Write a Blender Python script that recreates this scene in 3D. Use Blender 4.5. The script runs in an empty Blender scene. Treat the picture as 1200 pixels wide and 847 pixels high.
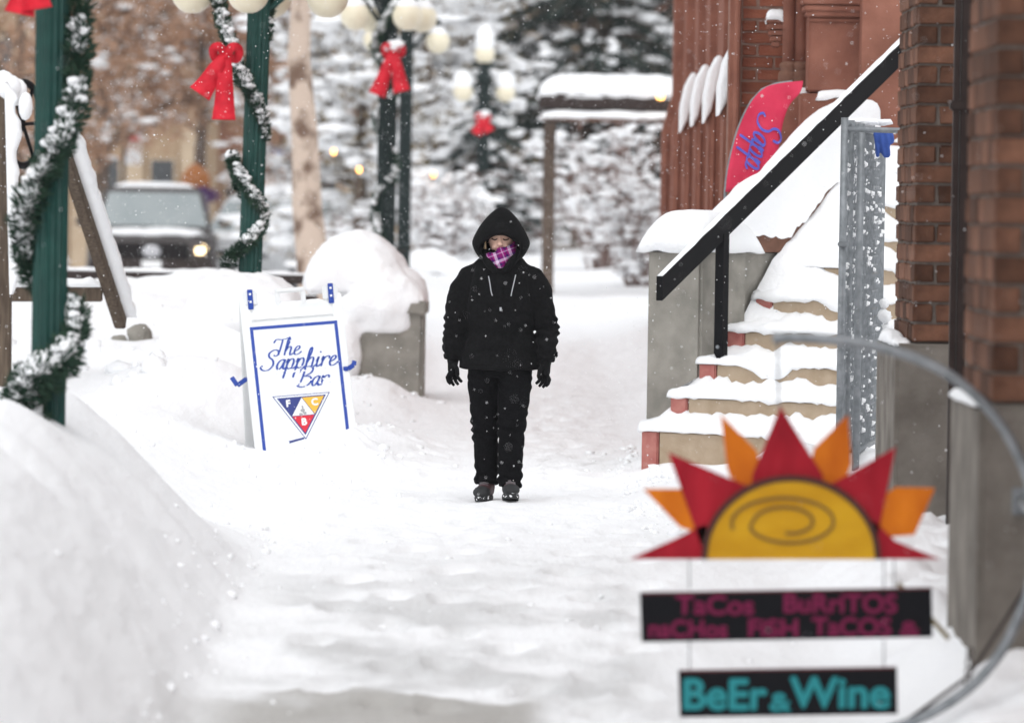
import bpy, bmesh, math, random
import numpy as np
from mathutils import Vector, Matrix, noise as mnoise
R = math.radians
rnd = random.Random(7)
scene = bpy.context.scene
COL = scene.collection

# ------------------------------------------------------------------ camera, sky, sun, exposure
CAMZ, FPX = 1.69, 6667.0
cam_d = bpy.data.cameras.new('camera')
cam_d.lens, cam_d.sensor_width = 200.0, 36.0
cam_d.clip_start, cam_d.clip_end = 0.5, 3000
cam_d.dof.use_dof = True
cam_d.dof.focus_distance = 33.0
cam_d.dof.aperture_fstop = 3.0
cam = bpy.data.objects.new('camera', cam_d); COL.objects.link(cam)
CAMR = Matrix.Rotation(R(90 - 1.577), 3, 'X') @ Matrix.Rotation(R(0.9), 3, 'Z')
cam.matrix_world = Matrix.Translation((0, 0, CAMZ)) @ CAMR.to_4x4()
scene.camera = cam

world = bpy.data.worlds.new('World'); scene.world = world; world.use_nodes = True
wn, wl = world.node_tree.nodes, world.node_tree.links
bg = wn['Background']
sky = wn.new('ShaderNodeTexSky'); sky.sky_type = 'NISHITA'; sky.sun_disc = False
SUN_EL, SUN_ROT = R(62), R(180)
sky.sun_elevation, sky.sun_rotation = SUN_EL, SUN_ROT
sky.dust_density = 4.0; sky.air_density = 1.0; sky.altitude = 1500
hs = wn.new('ShaderNodeHueSaturation'); hs.inputs['Saturation'].default_value = 0.10   # snow cloud: nearly colourless
wl.new(sky.outputs['Color'], hs.inputs['Color']); wl.new(hs.outputs['Color'], bg.inputs['Color'])
bg.inputs['Strength'].default_value = 0.15
sun_d = bpy.data.lights.new('sun', 'SUN'); sun_d.energy = 0.6; sun_d.angle = R(90); sun_d.color = (1, 0.995, 0.985)
sun = bpy.data.objects.new('sun', sun_d); COL.objects.link(sun)
sun.rotation_euler = (R(28), 0, R(0)); sun.location = (-5, 10, 30)
vs = scene.view_settings
vs.view_transform = 'Standard'; vs.look = 'None'; vs.gamma = 1.0; vs.use_curve_mapping = False
vs.exposure = 0.77
scene.render.resolution_x, scene.render.resolution_y = 1024, 722

def at(x, y, s):
    """a point of the place seen along photo direction (x, y) at the distance where a metre spans s photo pixels"""
    d = CAMR @ Vector(((x - 600) / FPX, (423.5 - y) / FPX, -1.0))
    k = (FPX / s) / d.y
    return Vector((d.x * k, d.y * k, CAMZ + d.z * k))

# ------------------------------------------------------------------ materials
MATS = {}
def mat(name, col, rough=0.7, col2=None, scale=8.0, bump=0.0, bscale=None, spec=0.3, metal=0.0, rand=0.0,
        emit=None, estr=0.0, trans=0.0, sss=0.0, stretch=None, detail=4.0, ramp=(.32, .68)):
    if name in MATS: return MATS[name]
    m = bpy.data.materials.new(name); m.use_nodes = True
    n, l = m.node_tree.nodes, m.node_tree.links
    b = n['Principled BSDF']
    b.inputs['Base Color'].default_value = (*col, 1); b.inputs['Roughness'].default_value = rough
    b.inputs['Specular IOR Level'].default_value = spec; b.inputs['Metallic'].default_value = metal
    if sss:
        b.inputs['Subsurface Weight'].default_value = sss
        b.inputs['Subsurface Radius'].default_value = (.02, .02, .025)
    if trans: b.inputs['Transmission Weight'].default_value = trans
    if emit:
        b.inputs['Emission Color'].default_value = (*emit, 1); b.inputs['Emission Strength'].default_value = estr
    tc = n.new('ShaderNodeTexCoord'); src = tc.outputs['Object']
    if stretch:
        mp = n.new('ShaderNodeMapping'); mp.inputs['Scale'].default_value = stretch
        l.new(src, mp.inputs['Vector']); src = mp.outputs['Vector']
    colout = None
    if col2:
        nz = n.new('ShaderNodeTexNoise'); nz.inputs['Scale'].default_value = scale; nz.inputs['Detail'].default_value = detail
        l.new(src, nz.inputs['Vector'])
        rp = n.new('ShaderNodeValToRGB')
        rp.color_ramp.elements[0].position, rp.color_ramp.elements[1].position = ramp
        rp.color_ramp.elements[0].color = (*col, 1); rp.color_ramp.elements[1].color = (*col2, 1)
        l.new(nz.outputs['Fac'], rp.inputs['Fac']); colout = rp.outputs['Color']
    if rand:
        oi = n.new('ShaderNodeObjectInfo')
        hv = n.new('ShaderNodeHueSaturation')
        mr = n.new('ShaderNodeMapRange'); mr.inputs['To Min'].default_value = 1 - rand; mr.inputs['To Max'].default_value = 1 + rand
        l.new(oi.outputs['Random'], mr.inputs['Value']); l.new(mr.outputs['Result'], hv.inputs['Value'])
        if colout: l.new(colout, hv.inputs['Color'])
        else: hv.inputs['Color'].default_value = (*col, 1)
        colout = hv.outputs['Color']
    if colout: l.new(colout, b.inputs['Base Color'])
    if bump:
        nb = n.new('ShaderNodeTexNoise'); nb.inputs['Scale'].default_value = bscale or scale * 4; nb.inputs['Detail'].default_value = 5
        l.new(src, nb.inputs['Vector'])
        bp = n.new('ShaderNodeBump'); bp.inputs['Strength'].default_value = 1.0; bp.inputs['Distance'].default_value = bump
        l.new(nb.outputs['Fac'], bp.inputs['Height']); l.new(bp.outputs['Normal'], b.inputs['Normal'])
    MATS[name] = m
    return m

SNOW = mat('snow', (.86, .87, .885), .65, (.9, .905, .91), 6, .006, 40, spec=.25)
CONC = mat('concrete', (.22, .21, .185), .9, (.32, .30, .265), 7, .004, 120, spec=.1)
SAND = mat('sandstone_step', (.36, .275, .19), .9, (.45, .355, .26), 9, .003, 90, spec=.1)
REDP = mat('worn_red_paint', (.36, .115, .10), .8, (.45, .19, .16), 14, .002, 90, spec=.2)
BROWN = mat('brownstone', (.21, .088, .062), .9, (.285, .125, .088), 6, .004, 60, spec=.1)
BROWN_D = mat('brownstone_coping', (.13, .066, .047), .9, (.19, .10, .07), 10, .004, 60, spec=.1)
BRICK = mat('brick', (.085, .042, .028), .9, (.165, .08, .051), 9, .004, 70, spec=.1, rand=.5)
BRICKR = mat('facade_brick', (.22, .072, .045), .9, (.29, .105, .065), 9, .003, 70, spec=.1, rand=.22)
MORTAR = mat('mortar', (.115, .095, .085), .95, (.17, .145, .125), 30, .003, 90, spec=.05)
STONE = mat('grey_base_stone', (.125, .11, .095), .9, (.25, .228, .20), 3.5, .005, 50, spec=.1)
BLACKM = mat('black_painted_steel', (.005, .005, .006), .55, spec=.09)
GREEN = mat('green_painted_iron', (.006, .042, .035), .5, (.010, .058, .047), 12, .001, 60, spec=.3)
DARKPOLE = mat('dark_green_iron', (.008, .016, .016), .6, (.014, .024, .023), 12, spec=.2)
GALV = mat('galvanised_steel', (.17, .185, .195), .5, (.27, .285, .30), 20, metal=.5, spec=.4)
GLOBE = mat('cream_globe', (.72, .65, .48), .35, (.78, .72, .56), 4, spec=.5, sss=.2)
NEEDLE = mat('garland_needles', (.015, .04, .028), .7, (.035, .075, .045), 15, spec=.2)
RIBBON = mat('red_ribbon', (.50, .008, .022), .6, (.66, .014, .032), 14, .01, 22, spec=.25)
WOOD = mat('weathered_wood', (.075, .055, .042), .85, (.15, .115, .085), 5, .004, 40, stretch=(9, 9, 1), spec=.1)
DBROWN = mat('dark_brown_metal', (.022, .013, .011), .5, (.032, .02, .017), 10, spec=.3)
BLACKF = mat('black_fabric', (.003, .003, .0033), .9, (.0068, .0068, .0074), 60, .0012, 400, spec=.12)
TROUS = mat('black_denim', (.0035, .0035, .004), .95, (.007, .007, .008), 80, .001, 500, spec=.06)
SKIN = mat('skin', (.62, .39, .30), .55, (.68, .44, .35), 20, spec=.35, sss=.1)
GLOVE = mat('black_glove', (.005, .005, .0055), .8, spec=.12)
BOOT = mat('plum_leather', (.06, .025, .03), .6, (.09, .04, .045), 30, .001, 200, spec=.3)
RUBBER = mat('dark_rubber', (.02, .021, .022), .7, (.03, .031, .033), 40, .001, 200, spec=.3)
PLASTIC = mat('white_plastic', (.74, .75, .75), .45, (.79, .80, .80), 6, spec=.4)
BOARD = mat('white_sign_board', (.74, .765, .80), .4, (.78, .80, .83), 5, spec=.4)
BLUE = mat('blue_print', (.02, .06, .33), .45, spec=.3)
NAVY = mat('navy_print', (.03, .045, .20), .45, spec=.3)
REDPR = mat('red_print', (.62, .02, .04), .45, spec=.3)
YELPR = mat('yellow_print', (.75, .44, .05), .45, spec=.3)
WHITEPR = mat('white_print', (.8, .8, .8), .45, spec=.3)
GREYPR = mat('grey_print', (.35, .36, .38), .5, spec=.3)
SUNR = mat('crimson_paint', (.22, .003, .011), .6, (.36, .010, .022), 9, .004, 40, spec=.14, stretch=(1, 1, .35))
SUNO = mat('orange_paint', (.44, .095, .003), .6, (.62, .17, .007), 8, .004, 40, spec=.14, stretch=(1, 1, .4))
SUNY = mat('yellow_paint', (.44, .21, .005), .6, (.60, .34, .012), 7, .004, 40, spec=.14, stretch=(.4, 1, 1))
SUNK = mat('dark_line_paint', (.05, .012, .008), .5, spec=.3)
SUNG = mat('brown_line_paint', (.17, .09, .012), .5, spec=.3)
CHALKB = mat('black_sign_board', (.006, .006, .008), .7, spec=.1)
PURPT = mat('magenta_lettering', (.16, .014, .055), .7, spec=.1)
TEALT = mat('teal_lettering', (.025, .22, .24), .7, spec=.1)
PINK = mat('pink_flag_cloth', (.52, .026, .07), .8, (.62, .045, .095), 5, spec=.2)
BLUEC = mat('blue_cloth', (.05, .10, .35), .8, spec=.1)
BARK = mat('brown_bark', (.10, .075, .06), .9, (.17, .13, .105), 12, .01, 40, spec=.05)
BIRCH = mat('pale_birch_bark', (.56, .45, .37), .85, (.17, .11, .08), 3.2, .006, 30, spec=.1, stretch=(1, 1, .8), detail=6, ramp=(.50, .62))

# ------------------------------------------------------------------ helpers
def obj(name, me, parent=None, m=None):
    o = bpy.data.objects.new(name, me); COL.objects.link(o)
    if m and me is not None and not me.materials: me.materials.append(m)
    if parent: o.parent = parent
    return o
def tag(o, label, cat, group=None):
    o['label'] = label; o['category'] = cat
    if group: o['group'] = group
    return o
def thing(name, loc, label, cat, group=None, rz=0.0):
    o = obj(name, None); o.location = loc; o.rotation_euler = (0, 0, rz); o.empty_display_size = .2
    return tag(o, label, cat, group)
def kind(o, k): o['kind'] = k; return o
def mesh(V, F, smooth=False):
    me = bpy.data.meshes.new('m'); me.from_pydata([tuple(v) for v in V], [], F); me.update()
    if smooth: me.polygons.foreach_set('use_smooth', [True] * len(me.polygons))
    return me
def npmesh(V, F, smooth=False):
    """V (n,3), F (m,k) arrays"""
    me = bpy.data.meshes.new('m'); k = F.shape[1]
    me.vertices.add(len(V)); me.vertices.foreach_set('co', np.asarray(V, np.float32).ravel())
    me.loops.add(F.size); me.loops.foreach_set('vertex_index', F.astype(np.int32).ravel())
    me.polygons.add(len(F)); me.polygons.foreach_set('loop_start', np.arange(0, F.size, k, dtype=np.int32))
    me.update(calc_edges=True); me.validate()
    if smooth: me.polygons.foreach_set('use_smooth', [True] * len(me.polygons))
    return me
class MB:
    def __init__(s): s.V, s.F = [], []
    def add(s, V, F):
        o = len(s.V); s.V += [Vector(v) for v in V]; s.F += [tuple(i + o for i in f) for f in F]; return s
    def box(s, c, d, M=None, bev=0.0):
        """centre, full dims, optional matrix; chamfered vertical+horizontal edges when bev"""
        hx, hy, hz = d[0] / 2, d[1] / 2, d[2] / 2
        if bev <= 0:
            V = [Vector((x * hx, y * hy, z * hz)) for x in (-1, 1) for y in (-1, 1) for z in (-1, 1)]
            F = [(0, 1, 3, 2), (4, 6, 7, 5), (0, 4, 5, 1), (2, 3, 7, 6), (0, 2, 6, 4), (1, 5, 7, 3)]
        else:
            bm = bmesh.new(); bmesh.ops.create_cube(bm, size=1)
            for v in bm.verts: v.co = Vector((v.co.x * d[0], v.co.y * d[1], v.co.z * d[2]))
            bmesh.ops.bevel(bm, geom=bm.edges[:], offset=min(bev, min(d) * .45), segments=2, affect='EDGES')
            bm.verts.index_update()
            V = [v.co.copy() for v in bm.verts]; F = [tuple(v.index for v in f.verts) for f in bm.faces]; bm.free()
        c = Vector(c)
        V = [(M @ v if M else v) + c for v in V]
        return s.add(V, F)
    def bar(s, a, b, w, h, up=(0, 0, 1), bev=0.0):
        a, b = Vector(a), Vector(b); z = (b - a); L = z.length; z.normalize()
        x = z.cross(Vector(up)); x = x.normalized() if x.length > 1e-4 else Vector((1, 0, 0)); y = z.cross(x)
        M = Matrix((x, y, z)).transposed()
        return s.box((a + b) / 2, (w, h, L), M, bev)
    def tube(s, P, r, n=10, cap=True):
        P = [Vector(p) for p in P]; rs = r if isinstance(r, (list, tuple)) else [r] * len(P)
        prev = None; V = []; F = []
        for i, p in enumerate(P):
            t = (P[min(i + 1, len(P) - 1)] - P[max(i - 1, 0)]).normalized()
            if prev is None:
                a = t.cross(Vector((0, 0, 1)));
                if a.length < .1: a = t.cross(Vector((1, 0, 0)))
            else: a = prev - t * prev.dot(t)
            a.normalize(); prev = a; b = t.cross(a)
            for k in range(n):
                q = 2 * math.pi * k / n; V.append(p + (a * math.cos(q) + b * math.sin(q)) * rs[i])
        for i in range(len(P) - 1):
            for k in range(n):
                F.append((i * n + k, i * n + (k + 1) % n, (i + 1) * n + (k + 1) % n, (i + 1) * n + k))
        if cap: F += [tuple(reversed(range(n))), tuple(range((len(P) - 1) * n, len(P) * n))]
        return s.add(V, F)
    def rings(s, rings, n=24, cap=True):
        """rings: lists of (center, ax, ay) where ax, ay are vectors"""
        V, F = [], []
        for c, ax, ay in rings:
            for k in range(n):
                q = 2 * math.pi * k / n; V.append(Vector(c) + Vector(ax) * math.cos(q) + Vector(ay) * math.sin(q))
        for i in range(len(rings) - 1):
            for k in range(n):
                F.append((i * n + k, i * n + (k + 1) % n, (i + 1) * n + (k + 1) % n, (i + 1) * n + k))
        if cap: F += [tuple(reversed(range(n))), tuple(range((len(rings) - 1) * n, len(rings) * n))]
        return s.add(V, F)
    def lathe(s, prof, c=(0, 0, 0), n=24, flute=0.0):
        c = Vector(c); V, F = [], []
        for r, z in prof:
            for k in range(n):
                q = 2 * math.pi * k / n; rr = r * (1 - (flute if k % 2 else 0)); V.append(c + Vector((rr * math.cos(q), rr * math.sin(q), z)))
        for i in range(len(prof) - 1):
            for k in range(n):
                F.append((i * n + k, i * n + (k + 1) % n, (i + 1) * n + (k + 1) % n, (i + 1) * n + k))
        F += [tuple(reversed(range(n))), tuple(range((len(prof) - 1) * n, len(prof) * n))]
        return s.add(V, F)
    def prism(s, poly, y0, y1):
        """poly: (x, z) outline extruded along y"""
        n = len(poly)
        V = [Vector((x, y0, z)) for x, z in poly] + [Vector((x, y1, z)) for x, z in poly]
        F = [tuple(range(n)), tuple(reversed(range(n, 2 * n)))] + [(i, i + n, (i + 1) % n + n, (i + 1) % n) for i in range(n)]
        return s.add(V, F)
    def build(s, name, m, parent=None, smooth=False):
        me = mesh(s.V, s.F, smooth)
        bm = bmesh.new(); bm.from_mesh(me); bmesh.ops.recalc_face_normals(bm, faces=bm.faces[:]); bm.to_mesh(me); bm.free()
        return obj(name, me, parent, m)
def remesh(o, voxel, smooth_it=4, sub=False):
    md = o.modifiers.new('r', 'REMESH'); md.mode = 'VOXEL'; md.voxel_size = voxel; md.use_smooth_shade = True
    if smooth_it:
        ms = o.modifiers.new('s', 'SMOOTH'); ms.iterations = smooth_it; ms.factor = .5
    dg = bpy.context.evaluated_depsgraph_get(); dg.update()
    me = bpy.data.meshes.new_from_object(o.evaluated_get(dg)); o.modifiers.clear()
    mm = o.data.materials[0] if o.data.materials else None
    o.data = me
    if mm and not me.materials: me.materials.append(mm)
    me.polygons.foreach_set('use_smooth', [True] * len(me.polygons))
    return o
def wrinkle(o, fn):
    """displace vertices along normals by fn(co)"""
    me = o.data; N = [v.normal.copy() for v in me.vertices]
    for v, n in zip(me.vertices, N): v.co += n * fn(v.co)
    me.update()
def fb(p, sc=1.0, o=3):
    return mnoise.fractal(Vector(p) * sc, 1.0, 2.0, o)
def catmull(P, n=8, closed=False):
    P = [Vector(p) for p in P]; out = []; m = len(P)
    rng = range(m if closed else m - 1)
    for i in rng:
        if closed: p0, p1, p2, p3 = P[i - 1], P[i], P[(i + 1) % m], P[(i + 2) % m]
        else: p0, p1, p2, p3 = P[max(i - 1, 0)], P[i], P[i + 1], P[min(i + 2, m - 1)]
        for k in range(n):
            t = k / n
            out.append(.5 * ((2 * p1) + (p2 - p0) * t + (2 * p0 - 5 * p1 + 4 * p2 - p3) * t * t + (3 * p1 - p0 - 3 * p2 + p3) * t ** 3))
    if not closed: out.append(P[-1])
    return out
_bm = bmesh.new(); bmesh.ops.create_icosphere(_bm, subdivisions=2, radius=1)
ICV = np.array([v.co[:] for v in _bm.verts]); _bm.verts.index_update()
ICF = np.array([[v.index for v in f.verts] for f in _bm.faces]); _bm.free()
_bm = bmesh.new(); bmesh.ops.create_icosphere(_bm, subdivisions=1, radius=1)
IC1V = np.array([v.co[:] for v in _bm.verts]); _bm.verts.index_update()
IC1F = np.array([[v.index for v in f.verts] for f in _bm.faces]); _bm.free()
def blobs(C, Rr, seed=0, fine=True, rough=.25, rot=None):
    """lumps: centres (n,3), radii (n,3)"""
    g = np.random.default_rng(seed); TV, TF = (ICV, ICF) if fine else (IC1V, IC1F)
    C = np.asarray(C, float).reshape(-1, 3); Rr = np.asarray(Rr, float)
    if Rr.ndim == 1: Rr = np.repeat(Rr[:, None], 3, 1)
    n = len(C); k = len(TV)
    d = 1 + rough * g.normal(0, .6, (n, k, 1)).clip(-1, 1)
    L = TV[None] * Rr[:, None, :] * d
    if rot is not None:
        ca, sa = np.cos(rot)[:, None], np.sin(rot)[:, None]
        x = L[..., 0] * ca - L[..., 1] * sa; y = L[..., 0] * sa + L[..., 1] * ca
        L = np.stack([x, y, L[..., 2]], -1)
    V = C[:, None, :] + L
    F = TF[None] + (np.arange(n) * k)[:, None, None]
    me = npmesh(V.reshape(-1, 3), F.reshape(-1, 3), True); me['pieces'] = n; return me
def leaves(P, size, seed=0, D=None, aspect=.5):
    """one small quad per point, random orientation or along direction D"""
    g = np.random.default_rng(seed); P = np.asarray(P, float); n = len(P)
    a = g.normal(size=(n, 3)) if D is None else np.asarray(D, float) + g.normal(0, .25, (n, 3))
    a /= np.linalg.norm(a, axis=1, keepdims=True) + 1e-9
    b = np.cross(a, g.normal(size=(n, 3))); b /= np.linalg.norm(b, axis=1, keepdims=True) + 1e-9
    sz = (np.ones(n) * size if np.isscalar(size) else size) * g.uniform(.6, 1.3, n)
    a *= sz[:, None]; b *= (sz * aspect)[:, None]
    V = np.stack([P - a, P + b * .6, P + a, P - b * .6], 1).reshape(-1, 3)
    return npmesh(V, np.arange(n * 4).reshape(n, 4))
def vnoise(X, Y, seed=0):
    g = np.random.default_rng(seed); T = g.random((256, 256))
    xi, yi = np.floor(X).astype(int), np.floor(Y).astype(int); fx, fy = X - xi, Y - yi
    fx, fy = fx * fx * (3 - 2 * fx), fy * fy * (3 - 2 * fy)
    t = lambda i, j: T[i % 256, j % 256]
    return (t(xi, yi) * (1 - fx) + t(xi + 1, yi) * fx) * (1 - fy) + (t(xi, yi + 1) * (1 - fx) + t(xi + 1, yi + 1) * fx) * fy - .5
def ss(a, b, x):
    t = np.clip((x - a) / (b - a), 0, 1); return t * t * (3 - 2 * t)
def snow_cap(lx, ly, h, seed=0, n=26, p=4.0, over=.03, lump=.03, skirt=.04, tilt=0.0):
    """pillow of snow on a rectangle: origin at centre of the rectangle, z=0 on its top"""
    u = np.linspace(-1, 1, n); U, Vv = np.meshgrid(u, u, indexing='ij')
    X = U * (lx / 2 + over); Y = Vv * (ly / 2 + over)
    prof = np.clip(1 - np.abs(U) ** p, 0, 1) ** .5 * np.clip(1 - np.abs(Vv) ** p, 0, 1) ** .5
    nz = vnoise(X * 4 + 20 + seed, Y * 4 + 20, seed) * lump * 1.6 + vnoise(X * 11, Y * 11 + 9, seed + 1) * lump * .6
    Z = prof * h * (1 + tilt * U) + nz * prof - skirt * (1 - prof) * (1 + 1.2 * vnoise(X * 9 + 3, Y * 9, seed + 2))
    ed = np.maximum(np.abs(U), np.abs(Vv)); q = (ed > .93)
    wob = 1 + vnoise(X * 7 + 5, Y * 7 + 1, seed + 4) * .05
    Xw, Yw = X * wob, Y * wob
    V = np.stack([Xw, Yw, Z], -1).reshape(-1, 3).tolist(); F = []
    for i in range(n - 1):
        for j in range(n - 1): F.append((i * n + j, (i + 1) * n + j, (i + 1) * n + j + 1, i * n + j + 1))
    per = [i * n for i in range(n)] + [(n - 1) * n + j for j in range(1, n)] + [i * n + n - 1 for i in range(n - 2, -1, -1)] + [j for j in range(n - 2, 0, -1)]
    b0 = len(V)
    for i in per: V.append([V[i][0] * .92, V[i][1] * .92, min(V[i][2], -.0) - .004])
    m = len(per)
    for k in range(m): F.append((per[(k + 1) % m], per[k], b0 + k, b0 + (k + 1) % m))
    F.append(tuple(b0 + k for k in range(m)))
    return mesh(V, F, True)
def snow_strip(a, b, w, h, seed=0, n=40, z=0.0):
    """ridge of snow lying along a bar from a to b, with a broken, uneven crest"""
    a, b = Vector(a), Vector(b); t = (b - a).normalized(); side = t.cross(Vector((0, 0, 1))).normalized()
    up = side.cross(t)
    V, F = [], []; k = 8
    for i in range(n + 1):
        f = i / n; c = a.lerp(b, f) + up * z; e = min(1, f * 12, (1 - f) * 12)
        hh = h * (1 + .5 * fb((f * (b - a).length * 5, seed, 0))) * (.25 + .75 * e)
        ww = w / 2 * (1 + .25 * fb((f * (b - a).length * 7, seed + 5, 0)))
        for q in range(k):
            th = math.pi * q / (k - 1); V.append(c + side * math.cos(th) * ww + up * max(math.sin(th), 0) ** .7 * hh)
    for i in range(n):
        for q in range(k):
            F.append((i * k + q, i * k + (q + 1) % k, (i + 1) * k + (q + 1) % k, (i + 1) * k + q))
    F += [tuple(range(k)), tuple(reversed(range(n * k, n * k + k)))]
    return mesh(V, F, True)
def snow_bits(name, C, Rr, parent, *a, **k):
    return kind(obj(name, blobs(C, Rr, *a, **k), parent, SNOW), 'stuff')
def text_mesh(body, size, bold=0.0, shear=0.0, depth=.002, spacing=1.0):
    c = bpy.data.curves.new('t', 'FONT'); c.body = body; c.size = size; c.shear = shear; c.extrude = depth
    c.align_x = 'CENTER'; c.space_character = spacing; c.space_line = .8
    o = bpy.data.objects.new('t', c); COL.objects.link(o)
    dg = bpy.context.evaluated_depsgraph_get(); dg.update()
    me = bpy.data.meshes.new_from_object(o.evaluated_get(dg)); bpy.data.objects.remove(o)
    V0 = [Vector((v.co.x, -v.co.z, v.co.y)) for v in me.vertices]; F0 = [tuple(p.vertices) for p in me.polygons]     # stand upright, facing -y
    b = MB()
    for k, (dx, dz) in enumerate(((0, 0), (1, 0), (-1, 0), (0, 1), (0, -1), (.7, .7), (-.7, -.7)) if bold else ((0, 0),)):
        b.add([v + Vector((dx * bold, -.00012 * k, dz * bold)) for v in V0], F0)
    return mesh(b.V, b.F)
SCRIPT = {
 'T': (1.35, [[(-.1, 1.55), (.1, 1.95), (.6, 1.9), (1.2, 1.98), (1.55, 2.15)], [(.8, 1.9), (.78, 1.1), (.7, .25), (.45, 0), (.2, .15)]]),
 'h': (.95, [[(0, 0.6), (.22, 1.5), (.18, 2.0), (.03, 1.8), (0, 1.0), (0, 0)], [(0, .4), (.18, .85), (.42, 1.0), (.56, .8), (.55, .2), (.66, 0), (.92, .2)]]),
 'e': (.82, [[(-.05, .35), (.35, .55), (.52, .8), (.4, 1.0), (.18, .9), (.05, .5), (.12, .1), (.35, 0), (.62, .12), (.82, .35)]]),
 'S': (1.25, [[(1.12, 1.5), (1.05, 1.9), (.65, 2.05), (.25, 1.75), (.32, 1.35), (.72, 1.0), (.85, .5), (.55, .05), (.05, .02), (-.25, .3), (-.1, .52)]]),
 'a': (.88, [[(.6, .82), (.42, 1.0), (.12, .8), (0, .35), (.16, 0), (.42, .2), (.6, .82)], [(.63, 1.0), (.58, .3), (.68, 0), (.92, .2)]]),
 'p': (.92, [[(-.05, .6), (.05, 1.0), (.03, .2), (-.05, -.95)], [(.02, .45), (.22, .9), (.46, 1.0), (.6, .7), (.52, .15), (.3, 0), (.08, .12)], [(.45, .06), (.7, .02), (.95, .25)]]),
 'i': (.45, [[(-.05, .5), (.06, 1.0), (.02, .3), (.12, 0), (.42, .22)], [(.12, 1.42), (.14, 1.55)]]),
 'r': (.72, [[(-.03, .6), (.05, 1.0), (.03, 0)], [(.03, .4), (.2, .85), (.46, 1.02), (.62, .92), (.6, .75)]]),
 'B': (1.35, [[(.35, 2.0), (.3, 1.0), (.1, .05)], [(-.15, 1.5), (.1, 1.95), (.7, 2.1), (1.1, 1.85), (1.0, 1.4), (.4, 1.08)], [(.4, 1.08), (1.0, 1.0), (1.2, .55), (.95, .1), (.4, -.05), (-.1, .15)]]),
}
def script_mesh(word, size, pen=.16, shear=.32):
    """brush-lettered script, standing upright in the xz plane, starting at x = 0"""
    V, F = [], []; x0 = 0.0; nlev = 0
    for ch in word:
        adv, strokes = SCRIPT[ch]
        for st in strokes:
            P = catmull([(p[0] + x0 + p[1] * shear, 0, p[1]) for p in st], 7); nlev += 1
            for i, p in enumerate(P):
                t = (P[min(i + 1, len(P) - 1)] - P[max(i - 1, 0)]); t.normalize()
                ang = math.atan2(t.z, t.x); w = pen * (.38 + .62 * abs(math.sin(ang - .1)))
                if i in (0, len(P) - 1): w *= .6
                nn = Vector((-t.z, 0, t.x)) * w * .5; lift = Vector((0, -.0004 * (nlev % 5) - .001, 0)) / size
                V += [(p + nn + lift) * size, (p - nn + lift) * size]
                if i: k = len(V); F.append((k - 4, k - 3, k - 1, k - 2))
        x0 += adv
    return mesh(V, F), x0 * size
def flat(poly, y=0.0):
    return mesh([(x, y, z) for x, z in poly], [tuple(range(len(poly)))])

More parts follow.
